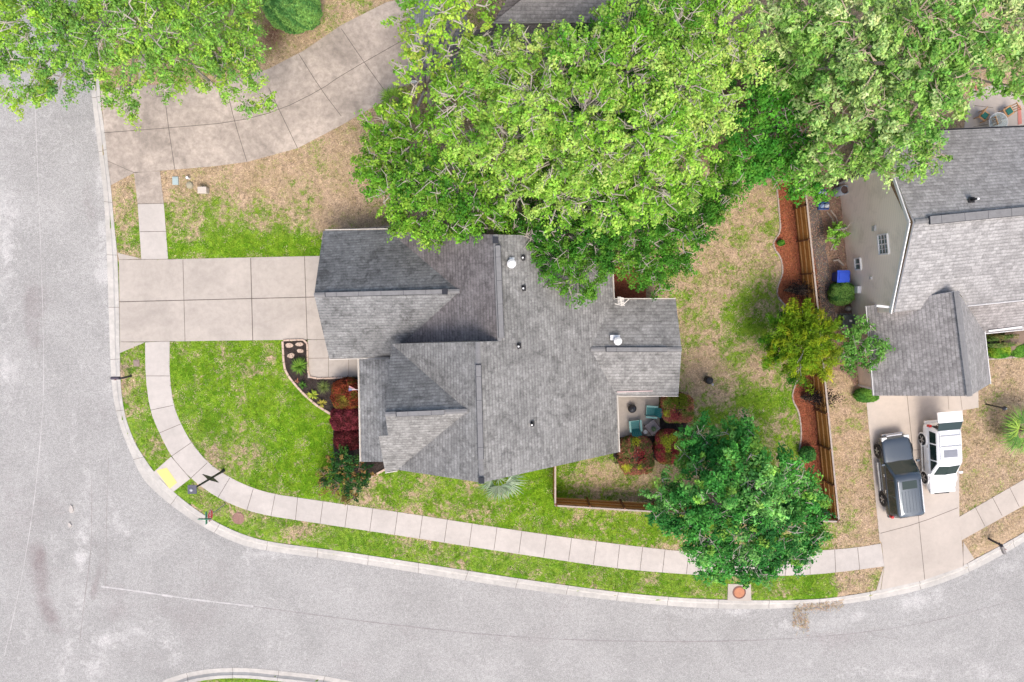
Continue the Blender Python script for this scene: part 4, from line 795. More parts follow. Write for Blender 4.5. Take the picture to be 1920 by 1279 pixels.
ball('photinia_bush', 'clipped bush with a yellow middle and crimson sides, between patio and dark tree', (1256, 840), (27, 32), 0, [(.28, .22, .05), (.42, .14, .06), (.54, .11, .08), (.44, .08, .08)], 0, 1.25, 3.0, 9000, patch=((1250, 828, 12, YG), (1262, 822, 8, YG), (1253, 842, 8, YG), (1238, 838, 6, (.42, .06, .06)), (1270, 838, 12, (.33, .04, .05))), group=PG_)
PGR = 'dark red bushes along the front porch'
RED = [(.07, .014, .014), (.12, .02, .024), (.17, .028, .035)]
ball('loropetalum_bush', 'orange tinged dark red bush under the flag, topmost of the red bushes', (648, 741), (30, 31), 0, [(.10, .03, .015), (.20, .045, .02), (.27, .055, .03), (.15, .10, .02)], 0, 1.5, 2.4, 9000, patch=((644, 748, 6, (.26, .22, .03)), (632, 725, 12, (.30, .07, .03))), group=PGR, rough=.12)
ball('loropetalum_bush', 'crimson rounded bush in the middle of the red porch bushes', (647, 786), (30, 26), 0, [(.10, .02, .022), (.16, .028, .036), (.22, .04, .055)], 0, 1.4, 2.6, 9000, group=PGR, rough=.09)
ball('loropetalum_bush', 'darkest wine red bush above the orange tipped shrub', (650, 824), (26, 22), 0, RED, 0, 1.4, 2.6, 7000, group=PGR, rough=.09)
ball('round_bush', 'round clipped green bush between the blue bin and the air conditioner', (1582, 550), (22, 22), 0, [(.06, .17, .04), (.14, .28, .06), (.20, .36, .08)], 0, 1.3, 2.4, 6500, L=.10, W=.06, cat='bush')
ball('large_bush', 'dense round bright green bush at the top edge beside the curved driveway', (540, 2), (52, 42), 0, [(.10, .27, .07), (.17, .38, .10), (.24, .46, .11)], 0, 2.8, 2.2, 16000, L=.16, W=.08, cat='bush', rough=.14)
ball('low_bush', 'low oval green bush at the corner of the neighbouring garage', (1627, 742), (23, 13), 0, [(.09, .24, .04), (.16, .34, .05)], 0, .7, 2.4, 4500, cat='bush', L=.1, W=.05)
ball('round_bush', 'bright green round bush in the hedge bed, left of the pair', (1878, 659), (19, 13), 0, [(.10, .30, .03), (.22, .42, .04), (.34, .48, .05)], 0, .8, 2.4, 4500, cat='bush', group='round bushes in front of the clipped hedge')
ball('round_bush', 'green round bush in the hedge bed cut by the right edge', (1918, 656), (19, 14), 0, [(.10, .28, .04), (.17, .38, .05)], 0, .8, 2.4, 4500, cat='bush', group='round bushes in front of the clipped hedge')
ball('hedge', 'long clipped hedge under the gutter at the right edge', (1915, 636), (64, 11), 0, [(.12, .20, .05), (.19, .28, .07), (.26, .24, .09)], 0, 1.0, 8, 9000, L=.1, W=.05, cat='hedge', rot=.1)
ball('small_shrub', 'small dark green shrub in the lower red mulch bed beside the dark tree', (1517, 853), (15, 14), 0, [(.05, .18, .04), (.10, .27, .06)], 0, .9, 2, 2200, cat='shrub', rough=.2, L=.16, W=.08)
ball('small_shrub', 'tiny green shrub alone in the upper red mulch bed', (1466, 455), (6.5, 5.5), 0, [(.06, .2, .02), (.12, .3, .03)], 0, .45, 2, 700, rough=.3)
tree('orange_tipped_shrub', 'dark green shrub with orange tips at the front corner of the house', (648, 880), [(645, 872, 26, 1.7), (625, 885, 24, 1.5), (668, 880, 24, 1.5), (645, 905, 26, 1.4), (622, 910, 16, 1.1), (672, 902, 18, 1.2), (645, 925, 14, .9), (607, 895, 12, 1.1), (685, 880, 12, 1.2), (660, 928, 9, .8), (630, 860, 14, 1.5)], [(.02, .085, .02), (.04, .13, .03), (.46, .25, .09), (.09, .20, .035), (.02, .06, .02)], (3, 2.6, 2.4, 1.5, 2), .15, .075, 34, .24, 2.6, twig=.1, cat='shrub', limb=.04, bark=M_barkd)
tree('young_shrub', 'light green leafy young shrub between the curved hoses and siding', (1565, 437), [(1556, 437, 9, 1.0), (1571, 433, 9, 1.0), (1563, 445, 9, .9), (1575, 440, 7, .9), (1567, 427, 6, 1.0)], [(.20, .45, .05), (.28, .50, .08)], (1, 1), .15, .09, 30, .18, 3.4, twig=.1, cat='shrub', limb=.02)
# ----- fronds, agaves, grasses
def rosette(name, label, px, n, L, W, cols, hgt=.3, cat='plant', group=None, droop=.5, segs=4, part='leaves', z0=0.05, stiff=1):
    c = P(px[0], px[1], hgt * .7); root = thing(name, label, cat, (c.x, c.y, 0), group=group); co, qd, cl = [], [], []
    for i in range(n):
        a = random.uniform(0, 2 * math.pi); l = L * random.uniform(.65, 1.1); el = random.uniform(.15, 1.1); d = Vector((math.cos(a), math.sin(a), 0)); s_ = Vector((-d.y, d.x, 0)); base = len(co); colr = np.array(cols[random.randrange(len(cols))]) * random.uniform(.7, 1.3)
        for k in range(segs + 1):
            t = k / segs; r = l * t * math.cos(el * (1 - droop * t)); z = z0 + hgt * math.sin(math.pi * .5 * min(1, t * 1.4)) * math.sin(el) * 1.2 + .05 - droop * .25 * hgt * t * t; w_ = W * (1 - t) ** .6 * (.6 + .8 * t) if k < segs else .002
            p = Vector((c.x, c.y, 0)) + d * r + Vector((0, 0, z)); co += [p - s_ * w_ / 2, p + s_ * w_ / 2]; cl += [colr, colr]
            if k: qd.append((base + 2 * k - 2, base + 2 * k - 1, base + 2 * k + 1, base + 2 * k))
    npmesh(part, np.array([tuple(x) for x in co], np.float32), np.array(qd), 'Col', np.clip(np.array(cl), .004, .9), LEAF, root); return root
rosette('ornamental_grass', 'arching green grass clump beside the front walk', (561, 687), 170, .62, .035, [(.16, .34, .04), (.26, .42, .06), (.10, .24, .03)], .5)
rosette('agave_plant', 'bright yellow green spiky plant against the curved edging', (586, 740), 30, .42, .09, [(.50, .52, .08), (.36, .48, .06)], .3)
rosette('agave_plant', 'yellow spiky plant nearest the red bushes', (604, 756), 24, .36, .06, [(.50, .44, .08), (.40, .38, .07)], .3)
rosette('ornamental_grass', 'dull olive grass tuft in front of the orange red bush', (607, 726), 110, .5, .022, [(.16, .22, .06), (.22, .28, .08)], .35)
rosette('small_shrub', 'small dark green plant between edging and grass clump', (568, 722), 60, .3, .04, [(.06, .18, .03), (.12, .25, .04)], .3, cat='shrub')
rosette('small_shrub', 'tiny orange pink plant by the edging stones', (558, 714), 14, .2, .05, [(.5, .22, .14), (.4, .2, .12)], .2, cat='shrub')
M_palm = leafmat('palm_fronds', .2)
def palm(name, label, px, hgt, nf, L, cols, cat='palm', fan=True):
    c0 = P(px[0], px[1], hgt); root = thing(name, label, cat, (c0.x, c0.y, 0)); m_ = MB(); m_.tube([(c0.x, c0.y, -.05), (c0.x, c0.y, hgt * .5), (c0.x, c0.y, hgt)], [.2, .17, .14], 10); m_.build('trunk', M_barkd, root, smooth=True)
    for i in range(nf):
        a = 2 * math.pi * i / nf + random.uniform(-.2, .2); el = random.uniform(-.1, .55); l = L * random.uniform(.75, 1.1); d = Vector((math.cos(a) * math.cos(el), math.sin(a) * math.cos(el), math.sin(el))); s_ = Vector((-math.sin(a), math.cos(a), 0))
        hub = c0 + d * l * .30; co, qd, cl = [], [], []; ns = 15; cb = np.array(cols[random.randrange(len(cols))]) * random.uniform(.8, 1.2)
        def blade(p0, p1, w_, sag):
            base = len(co); pm = p0.lerp(p1, .55) + Vector((0, 0, .02)); p1 = p1 + Vector((0, 0, -sag)); dd_ = (p1 - p0).normalized(); n_ = dd_.cross(Vector((0, 0, 1))); n_ = n_.normalized() if n_.length > .01 else s_; cbl = cb * random.uniform(.7, 1.25)
            co.extend([p0 - n_ * w_ * .3, p0 + n_ * w_ * .3, pm + n_ * w_ * .5, pm - n_ * w_ * .5, p1]); cl.extend([cbl] * 5)
            qd.append((base, base + 1, base + 2, base + 3)); qd.append((base + 3, base + 2, base + 4, base + 4))
        blade(c0, hub, .05, 0)
        for k in range(ns):
            t = (k / (ns - 1) - .5) * 2.7 + random.uniform(-.06, .06); dr = (d * math.cos(t) + s_ * math.sin(t)); blade(hub, hub + dr * l * .7 * (1 - .14 * abs(t)) * random.uniform(.85, 1.1) + Vector((0, 0, random.uniform(-.12, .12))), .055, .12 + .2 * abs(t))
        f4 = [q_ for q_ in qd]; me = bpy.data.meshes.new('frond'); me.from_pydata([tuple(Vector(x) - WORLD[root.name]) for x in co], [], [q_ if q_[2] != q_[3] else q_[:3] for q_ in f4])
        at = me.attributes.new('Col', 'FLOAT_COLOR', 'POINT'); c4 = np.ones((len(co), 4), np.float32); c4[:, :3] = np.clip(np.array(cl), .004, .9); at.data.foreach_set('color', c4.ravel()); me.materials.append(M_palm)
        o_ = bpy.data.objects.new('frond', me); C.objects.link(o_); o_.parent = root
    return root
palm('silver_palm', 'silvery blue green fan palm under the lower eave beside the short fence', (935, 896), 1.0, 12, 1.9, [(.24, .33, .22), (.15, .24, .14), (.34, .42, .30)])
palm('fan_palm', 'green fan palm cut by the right edge beside the brown lawn', (1922, 806), 1.3, 15, 2.0, [(.20, .36, .07), (.28, .42, .07), (.12, .26, .06)])
palm('fan_palm', 'small green palm between the curved driveway and the trees', (738, 190), 1.6, 12, 1.1, [(.20, .36, .04), (.14, .28, .04), (.34, .36, .06)])
# bare-stemmed dark shrubs against the fence
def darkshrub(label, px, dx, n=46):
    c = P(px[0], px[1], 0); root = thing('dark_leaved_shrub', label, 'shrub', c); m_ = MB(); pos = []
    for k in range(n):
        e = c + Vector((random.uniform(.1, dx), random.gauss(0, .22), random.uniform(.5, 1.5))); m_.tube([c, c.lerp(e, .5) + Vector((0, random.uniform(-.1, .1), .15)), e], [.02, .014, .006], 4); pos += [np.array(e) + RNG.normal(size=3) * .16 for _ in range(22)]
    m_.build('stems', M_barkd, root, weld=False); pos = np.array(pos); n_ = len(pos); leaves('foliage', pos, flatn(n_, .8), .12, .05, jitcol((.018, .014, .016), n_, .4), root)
darkshrub('nearly black leaved shrub against the fence above the feathery shrub', (1470, 545), 1.7); darkshrub('nearly black leaved shrub against the fence below the feathery shrub', (1500, 745), 1.9)

# ------------------------------------------------------------------ edging stones and stepping stones
def edging(name, label, px, seg=.42, wd=.13, mat=None, hgt=.1, cat='edging', group=None):
    pts = resample(smooth_line(gp(px, .05)), 200); L = sum((pts[i + 1] - pts[i]).length for i in range(199)); n = max(2, int(L / seg)); m_ = MB()
    for k in range(n):
        a = pts[int(199 * k / n)]; b_ = pts[int(199 * (k + 1) / n)]; d = (b_ - a) * .03
        m_.beam(a + d + Vector((0, 0, hgt / 2)), b_ - d + Vector((random.uniform(-.01, .01), random.uniform(-.01, .01), hgt / 2)), wd * random.uniform(.9, 1.1), hgt)
    o_ = m_.build(name, mat or M_edge, bevel=.015, weld=False); return tag(o_, label, cat, group)
edging('stone_edging', 'curved pinkish stone edging between front lawn and mulch bed', [(530, 640), (531.7, 676), (534, 693), (542, 707), (559, 728), (579, 748), (598.5, 763.6), (620, 776)])
edging('stone_edging', 'straight pink edging along the top and right sides of the front bed beside the walk', [(531, 638.5), (574, 636.5), (576.5, 640), (577, 680), (578, 709.5), (600, 710), (645, 708)], wd=.10)
edging('stone_edging', 'wavy thin edging along the upper red mulch bed', [(1457, 352), (1460.5, 389), (1464, 428.5), (1461, 440), (1450, 452), (1452, 468), (1465, 482.5), (1469, 513), (1457, 539), (1457, 555), (1469, 569), (1480, 580)], .3, .09, M_fcap, .06)
edging('stone_edging', 'wavy thin edging along the lower red mulch bed', [(1500, 705), (1489, 726), (1484, 748), (1499, 771), (1504, 818), (1497, 852), (1509, 885.5), (1526, 912)], .3, .09, M_fcap, .06)
edging('stone_edging', 'short slanting edging below the orange tipped shrub at the house corner', [(690, 898), (706, 889), (722, 880)])
edging('stone_edging', 'log edging behind the garage roof in the brown lawn', [(604, 450), (606, 433), (640, 431), (680, 430), (740, 424)], .5, .12)
edging('stone_edging', 'pale stone edging along the round bushes at the right edge', [(1852, 674), (1880, 672), (1960, 665)], .5, .1, M_fcap, .06)
SG = 'irregular stepping stones in the front bed'
for px, r, lab in (((542, 647.5), (7.2, 4.2), 'pale squarish stepping stone at the upper left of the front bed'), ((561, 645.5), (7, 3.8), 'pale oval stepping stone at the upper right of the front bed'), ((562.5, 658), (6, 4), 'small angular stepping stone, third down in the front bed'), ((545.5, 667), (7, 4.6), 'tilted pale stepping stone nearest the grass clump')):
    c = P(px[0], px[1], .05); n = 9; pl = [(c.x + math.cos(2 * math.pi * k / n) * r[0] / 30 * random.uniform(.9, 1.15), c.y + math.sin(2 * math.pi * k / n) * r[1] / 30 * random.uniform(.9, 1.2)) for k in range(n)]
    m_ = MB(); m_.prism(pl, .0, .06); tag(m_.build('stepping_stone', M_edge, bevel=.01), lab, 'stepping stone', SG)

# ------------------------------------------------------------------ street furniture
def leanpost(top_px, h): t = P(top_px[0], top_px[1], h); return Vector((t.x, t.y, 0))
M_dark = simple('dark_painted_metal', (.035, .035, .045), .4, .15)
b0 = leanpost((360, 918), 4.3); lp = thing('street_lamp', 'dark street lamp with square head leaning into view over the corner pavement', 'street lamp', b0)
m = MB(); m.tube([b0, b0 + Vector((0, 0, 4.1))], [.075, .055], 12); m.lathe(b0, [(.10, 0), (.10, .2), (.08, .3)], 14); m.build('pole', M_dark, lp, smooth=True)
m = MB(); m.prism([(b0.x - .25, b0.y - .25), (b0.x + .25, b0.y - .25), (b0.x + .25, b0.y + .25), (b0.x - .25, b0.y + .25)], 4.24, 4.30); m.lathe(b0 + Vector((0, 0, 3.85)), [(.10, 0), (.2, .39)], 4); m.build('lamp_head', simple('lamp_head_grey', (.10, .10, .13), .4, .1), lp, weld=False)
m = MB(); m.lathe(b0 + Vector((-.03, -.02, 4.30)), [(.09, 0), (.09, .05), (.05, .09), (.01, .1)], 14); m.build('photocell', simple('pale_cap', (.4, .4, .42), .3, .1), lp, smooth=True)
m = MB()
for s in (-1, 1):
    d = Vector((.87, -.5, 0)) * s; z = 1.9; p = b0 + Vector((0, 0, z)); m.face([p + d * .05 + Vector((0, 0, .30)), p + d * .05 + Vector((0, 0, -.25)), p + d * .55 + Vector((0, 0, -.05 * s))]); m.face([p + d * .05 + Vector((.02, .02, .30)), p + d * .05 + Vector((.02, .02, -.25)), p + d * .55 + Vector((.02, .02, -.05 * s))])
m.build('side_bracket', simple('olive_metal', (.12, .115, .09), .5, .1), lp, weld=False)
# stop sign with street name blades
b0 = leanpost((384, 973), 2.9); ss = thing('stop_sign', 'red stop sign on a thin post with crossed street name blades, at the corner kerb', 'stop sign', b0)
m = MB(); m.tube([b0, b0 + Vector((0, 0, 2.8))], .03, 8); m.build('post', simple('galvanised', (.30, .33, .30), .4, .15, metal=.3), ss)
oct_ = [(math.cos(R(22.5 + 45 * k)) * .38, math.sin(R(22.5 + 45 * k)) * .38) for k in range(8)]
def signface(m_, pts, x, zc, mi=0): m_.face([(b0.x + x, b0.y + p[0], zc + p[1]) for p in pts], mi=mi)
m = MB(); signface(m, oct_, .045, 2.25); signface(m, oct_, .035, 2.25, 1)
for k in range(8): a, c = oct_[k], oct_[(k + 1) % 8]; m.face([(b0.x + .035, b0.y + a[0], 2.25 + a[1]), (b0.x + .045, b0.y + a[0], 2.25 + a[1]), (b0.x + .045, b0.y + c[0], 2.25 + c[1]), (b0.x + .035, b0.y + c[0], 2.25 + c[1])], mi=1)
sf = m.build('sign_face', [simple('sign_red', (.60, .04, .05), .4, .05), simple('sign_back', (.5, .5, .5), .4, .05)], ss, weld=False)
m = MB()
for k in range(8):
    a, c = oct_[k], oct_[(k + 1) % 8]; m.face([(b0.x + .049, b0.y + a[0] * s, 2.25 + a[1] * s) for s in (.95, .89)] + [(b0.x + .049, b0.y + c[0] * s, 2.25 + c[1] * s) for s in (.89, .95)])
bo = m.build('white_border', M_white, ss, weld=False); bo.parent = sf
def text_obj(name, body, size, loc, rot, mat, parent):
    cu = bpy.data.curves.new(name, 'FONT'); cu.body = body; cu.size = size; cu.align_x = 'CENTER'; cu.align_y = 'CENTER'; cu.extrude = .003; t = bpy.data.objects.new(name, cu)
    me = bpy.data.meshes.new_from_object(t); bpy.data.objects.remove(t); o_ = bpy.data.objects.new(name, me); C.objects.link(o_); me.materials.append(mat); o_.location = loc; o_.rotation_euler = rot; o_.parent = parent; return o_
lt = text_obj('lettering', 'STOP', .27, (.053, 0, 2.25), (R(90), 0, R(90)), M_white, sf)
m = MB(); m.box(b0 + Vector((0, 0, 2.92)), (.75, .03, .2)); m.box(b0 + Vector((0, 0, 2.70)), (.03, .75, .2)); m.build('street_name_blade', simple('blade_green', (.05, .22, .14), .4, .1), ss, weld=False)
# mailboxes
def mailbox(label, top_px, base_dir, boxdir, mat):
    b0 = leanpost(top_px, 1.1); mb = thing('mailbox', label, 'mailbox', b0, group='kerbside mailboxes'); d = Vector((*boxdir, 0)).normalized(); s_ = Vector((-d.y, d.x, 0))
    m_ = MB(); m_.beam(b0, b0 + Vector((0, 0, 1.15)), .10, .10, up=Vector((1, 0, 0))); m_.beam(b0 - d * .12 + Vector((0, 0, .98)), b0 + d * .5 + Vector((0, 0, .98)), .08, .06); m_.lathe(b0 + Vector((0, 0, 1.15)), [(.08, 0), (.06, .05), (.01, .1)], 10); m_.lathe(b0, [(.07, 0), (.07, .12), (.06, .2)], 10); m_.build('post', M_dark, mb, weld=False)
    m_ = MB(); n = 9; pr = [(-.09, 0)] + [(-.09 * math.cos(math.pi * k / n), .12 + .09 * math.sin(math.pi * k / n)) for k in range(n + 1)] + [(.09, 0)]; a = b0 + d * .08 + Vector((0, 0, 1.02)); c = a + d * .5
    A_ = [a + s_ * p[0] + Vector((0, 0, p[1])) for p in pr]; B_ = [c + s_ * p[0] + Vector((0, 0, p[1])) for p in pr]
    for k in range(len(pr)): m_.face([A_[k], B_[k], B_[(k + 1) % len(pr)], A_[(k + 1) % len(pr)]])
    m_.face(A_); m_.face(B_); m_.build('box', mat, mb, weld=False); m_ = MB(); m_.box(b0 + d * .3 + s_ * .10 + Vector((0, 0, 1.2)), (.05, .02, .14)); m_.build('flag', simple('flag_red', (.35, .05, .04), .5, .1), mb)
mailbox('black mailbox over the left kerb below the main driveway', (227, 709), None, (-1, 0), simple('purple_black', (.085, .07, .09), .35, .2))
mailbox('grey mailbox on a dark post over the kerb at the lower right', (1877, 1022), None, (.45, -1), simple('grey_mailbox', (.22, .20, .19), .4, .2))
b0 = leanpost((1885, 766), 1.7); yl = thing('yard_lamp', 'slim black yard lamp post on the brown lawn left of the right edge palm', 'lamp post', b0)
m = MB(); m.tube([b0, b0 + Vector((0, 0, 1.5))], .045, 8); m.build('pole', M_black, yl); m = MB(); m.lathe(b0 + Vector((0, 0, 1.45)), [(.08, 0), (.14, .16), (.13, .24), (.05, .34)], 8); m.build('lantern', M_dark, yl); m = MB(); m.lathe(b0 + Vector((0, 0, 1.78)), [(.05, 0), (.01, .04)], 8); m.build('finial', simple('glass_grey', (.35, .4, .42), .2, .1), yl)
# covers, boxes
def disc(name, label, px, r, mats, prof, cat, n=28):
    c = P(px[0], px[1], .02); m_ = MB(); m_.lathe((c.x, c.y, 0), prof, n); return tag(m_.build(name, mats, smooth=False), label, cat)
disc('manhole_cover', 'rusty round cover in the grass strip right of the stop sign', (447, 972), 0, simple('rust_brown', (.28, .16, .13), .8, .2, 6, 30), [(.38, 0), (.38, .03), (.34, .035), (.33, .028), (.02, .03)], 'manhole cover')
c = P(256, 681, .02); m = MB(); m.box((c.x, c.y, .02), (.38, .42, .05)); m.box((c.x, c.y, .05), (.28, .3, .02)); tag(m.build('meter_cover', simple('brown_cover', (.26, .20, .17), .85, .2, 6, 30), bevel=.01), 'square brown meter cover in the grass strip above the left mailbox', 'meter cover')
c = P(329, 339, .05); m = MB(); m.box((c.x, c.y, .04), (.36, .5, .1)); m.box((c.x, c.y, .10), (.28, .42, .02)); tag(m.build('utility_box', simple('pale_blue_box', (.36, .44, .44), .6, .1), bevel=.02), 'pale blue grey utility box lid on the brown lawn by the walk', 'utility box')
c = P(353, 334, .15); m = MB(); m.lathe((c.x, c.y, 0), [(.07, 0), (.07, .28), (.09, .29), (.085, .34), (.02, .36)], 16); tag(m.build('cleanout_pipe', M_white, smooth=True), 'small round white pipe cap beside the pale blue utility box', 'pipe cap')
c = P(381, 357, .3); m = MB(); m.box((c.x, c.y, .22), (.5, .36, .45)); m.box((c.x, c.y, .47), (.54, .40, .05)); tag(m.build('utility_pedestal', simple('beige_box', (.52, .46, .40), .6, .08), bevel=.03), 'beige raised utility pedestal on the brown lawn, lowest of the small boxes', 'utility box')
c = P(355, 347, .1); m = MB(); m.lathe((c.x, c.y, 0), [(.24, 0), (.2, .14), (.1, .2), (.01, .22)], 8); tag(m.build('rock', simple('olive_rock', (.33, .30, .22), .9, .3)), 'low olive rock between the white pipe cap and the beige pedestal', 'rock')
# storm drain
c = P(1386, 1110, .04); dr = thing('storm_drain', 'concrete kerb inlet with a rusty orange round lid under the tree', 'storm drain', (c.x, c.y, 0))
m = MB(); m.prism(gp([(1365, 1095), (1408, 1095), (1409, 1127), (1364, 1126)], .04), -.2, .05); m.build('concrete_slab', M_conc_n, dr, bevel=.02)
m = MB(); m.lathe((c.x, c.y - .02, .05), [(.43, 0), (.42, .02), (.36, .022), (.355, .008), (.02, .01)], 32); m.build('lid_ring', simple('dark_rust', (.20, .10, .08), .8, .2), dr)
m = MB(); m.lathe((c.x, c.y - .02, .055), [(.33, 0), (.33, .02), (.02, .024)], 32); m.build('lid', simple('orange_rust', (.46, .20, .11), .8, .15, 5, 30), dr)
# rubble in the road
for px, s, lab in (((134, 955), .24, 'larger pale lump of broken concrete on the road'), ((131, 984), .17, 'smaller pale lump of broken concrete on the road below the larger one')):
    c = P(*px, -.1); m = MB(); n = 7; m.prism([(c.x + math.cos(k * 6.283 / n) * s * .6 * random.uniform(.7, 1.3), c.y + math.sin(k * 6.283 / n) * s * random.uniform(.7, 1.3)) for k in range(n)], -.12, -.04); tag(m.build('concrete_chunk', M_conc_walk, bevel=.01), lab, 'rubble')
# twig debris at the kerb
n = 420; t = RNG.uniform(0, 1, n); px_ = np.where(t < .6, 1490 + 90 * RNG.uniform(0, 1, n), 1486 + 30 * RNG.uniform(0, 1, n)); py = np.where(t < .6, 1141 - (px_ - 1490) * .1 + RNG.normal(size=n) * 5, 1146 + (RNG.uniform(0, 1, n)) * 26 + (px_ - 1486) * .3 + RNG.normal(size=n) * 6)
pos = np.array([tuple(P(a, b_, -.09)) for a, b_ in zip(px_, py)]); pos[:, 2] += RNG.uniform(0, .07, n)
o = leaves('twig_debris', pos, flatn(n, .35), RNG.uniform(.1, .5, n), .025, jitcol((.42, .30, .18), n, .4), mat=CHIP); tag(o, 'pile of dry brown twigs and leaves against the lower right kerb', 'debris', kind='stuff')

# ------------------------------------------------------------------ patio and garden things
M_teal = simple('teal_plastic', (.035, .20, .20), .4, .12); M_tealL = simple('light_teal_plastic', (.22, .42, .38), .4, .1)
def adirondack(label, px, rz, group=None):
    c = P(px[0], px[1], .45); r = thing('garden_chair', label, 'chair', (c.x, c.y, .06), rz, group='teal patio chairs')
    m_ = MB()
    for k in range(5): m_.box((.28 - .115 * k, 0, .36 - .035 * k), (.10, .54, .025))
    m_.build('seat', M_teal, r, local=True, weld=False)
    m_ = MB()
    for k in range(5):
        y = (k - 2) * .115; h_ = .78 - .05 * abs(k - 2); m_.beam((-.22, y * .9, .22), (-.22 - h_ * .42, y * 1.1, .22 + h_ * .9), .105, .025, up=Vector((1, 0, .4)))
    m_.build('backrest', M_teal, r, local=True, weld=False)
    for s in (-1, 1):
        m_ = MB(); m_.box((.02, s * .34, .56), (.72, .12, .03)); m_.build('armrest', M_tealL, r, local=True, bevel=.01)
        m_ = MB(); m_.box((.30, s * .30, .28), (.09, .04, .56)); m_.build('leg', M_tealL, r, local=True)
        m_ = MB(); m_.beam((.30, s * .27, .34), (-.42, s * .27, .04), .03, .1); m_.build('leg', M_tealL, r, local=True)
    m_ = MB(); m_.box((.33, 0, .34), (.03, .6, .12)); m_.build('front_rail', M_tealL, r, local=True); return r
adirondack('teal patio chair at the right edge of the patio facing left', (1222, 772), R(176)); adirondack('teal patio chair at the lower edge of the patio facing up', (1191, 799), R(96))
c = P(1185, 766, .3); fp = thing('kettle_grill', 'small round black kettle grill on the left half of the patio', 'grill', (c.x, c.y, .06))
m = MB(); m.lathe((c.x, c.y, .35), [(.05, -.2), (.2, -.13), (.27, 0), (.275, .02), (.25, .1), (.17, .18), (.05, .22), (.02, .23)], 28); m.build('bowl_and_lid', simple('black_enamel', (.03, .03, .035), .25, .1, spec=.6), fp, smooth=True)
for k in range(3): a = k * 2.09; m = MB(); m.tube([(c.x + .15 * math.cos(a), c.y + .15 * math.sin(a), .3), (c.x + .25 * math.cos(a), c.y + .25 * math.sin(a), .06)], .015); m.build('leg', M_black, fp)
m = MB(); m.tube([(c.x - .05, c.y, .57), (c.x - .03, c.y, .62), (c.x + .03, c.y, .62), (c.x + .05, c.y, .57)], .012); m.build('handle', M_black, fp)
c = P(1223, 801, .5); tb_ = thing('patio_table', 'square grey slatted patio table turned corner-on between the teal chairs', 'table', (c.x, c.y, .06), R(38))
m = MB()
for k in range(6): m.box((0, -.3 + .12 * k, .5), (.72, .105, .03))
m.build('tabletop', simple('grey_wood', (.22, .19, .19), .6, .2, 4, 20), tb_, local=True, weld=False); m = MB(); m.box((-.37, 0, .51), (.05, .76, .05)); m.box((.37, 0, .5), (.04, .74, .04)); m.build('frame', simple('dark_brown_frame', (.08, .05, .05), .5, .1), tb_, local=True, weld=False)
for sx in (-1, 1):
    for sy in (-1, 1): m = MB(); m.box((sx * .32, sy * .32, .24), (.05, .05, .48)); m.build('leg', M_black, tb_, local=True)
pc = P(1225, 804, .7); pp = thing('potted_plant', 'small potted plant on the grey patio table', 'potted plant', (pc.x, pc.y, .575))
m = MB(); m.lathe((pc.x, pc.y, .575), [(.09, 0), (.14, .16), (.12, .16), (.11, .13), (.01, .13)], 18); m.build('pot', simple('grey_pot', (.2, .2, .2), .5, .1), pp, smooth=True)
n = 160; d = rdir(n); pos = np.array([pc.x, pc.y, .80]) + d * .13; leaves('foliage', pos, flatn(n, .8), .10, .04, jitcol((.16, .24, .12), n), pp)
c = P(1210, 810, .35); m = MB(); m.lathe((c.x, c.y, .06), [(.12, 0), (.14, .2), (.13, .34), (.11, .34), (.1, .3), (.01, .3)], 18); tag(m.build('white_pot', M_white, smooth=True), 'small white pot on the patio left of the grey table', 'pot')
c = P(1231, 811, .3); m = MB(); m.box((c.x, c.y, .18), (.38, .18, .24)); tag(m.build('storage_box', simple('tan_box', (.55, .42, .32), .6, .1), bevel=.015), 'small tan box on the patio corner below the grey table', 'box')
c = P(1329, 713, .45); fb = thing('charcoal_smoker', 'round black drum grill standing alone on the back lawn', 'grill', (c.x, c.y, 0))
m = MB(); m.lathe((c.x, c.y, 0), [(.2, .1), (.23, .15), (.23, .6), (.24, .62), (.2, .7), (.08, .75), (.01, .76)], 26); m.build('drum', simple('black_drum', (.018, .018, .02), .45, .1), fb, smooth=True)
m = MB(); m.tube([(c.x + .15, c.y - .18, .55), (c.x + .26, c.y - .3, .5)], .025); m.box((c.x + .24, c.y - .27, .5), (.12, .12, .03)); m.build('handle', simple('grey_handle', (.4, .4, .42), .4, .1), fb, weld=False)
# flag
c = P(672, 731, 2.4); fl = thing('flag', 'red white and blue striped flag hanging over the dark red bush at the porch', 'flag', c)
e = P(655, 729.5, 2.75); m = MB(); m.tube([c, e + (e - c) * .05], .015); m.build('flagpole', M_white, fl)
m = MB(); m2 = MB(); down = Vector((-.10, -.05, -.55)); side = Vector((.32, -.02, -.05))
a0 = e; ns = 13; fan0, fan1 = e + Vector((-.02, .20, -.05)), e + Vector((-.08, -.14, -.15)); tip = c + Vector((-.08, 0, .02))
M_fr = simple('flag_red_cloth', (.50, .04, .06), .7, .05); M_fb = simple('flag_blue_cloth', (.03, .06, .22), .7, .05)
for k in range(ns):
    p_, q_ = fan0.lerp(fan1, k / ns), fan0.lerp(fan1, (k + 1) / ns); wv = Vector((0, 0, .03 * math.sin(k * 1.3))); m.face([p_ + wv, q_ + wv, q_.lerp(tip, .95), p_.lerp(tip, .95)], mi=k % 2)
cl_ = m.build('striped_cloth', [M_fr, M_white], fl, weld=False)
m = MB(); s0, s1 = fan0.lerp(fan1, .42), fan0.lerp(fan1, 1.0); up_ = Vector((0, 0, .035)); m.face([s0 + up_, s1 + up_, s1.lerp(tip, .42) + up_, s0.lerp(tip, .42) + up_]); bl = m.build('blue_canton', M_fb, fl)
m = MB()
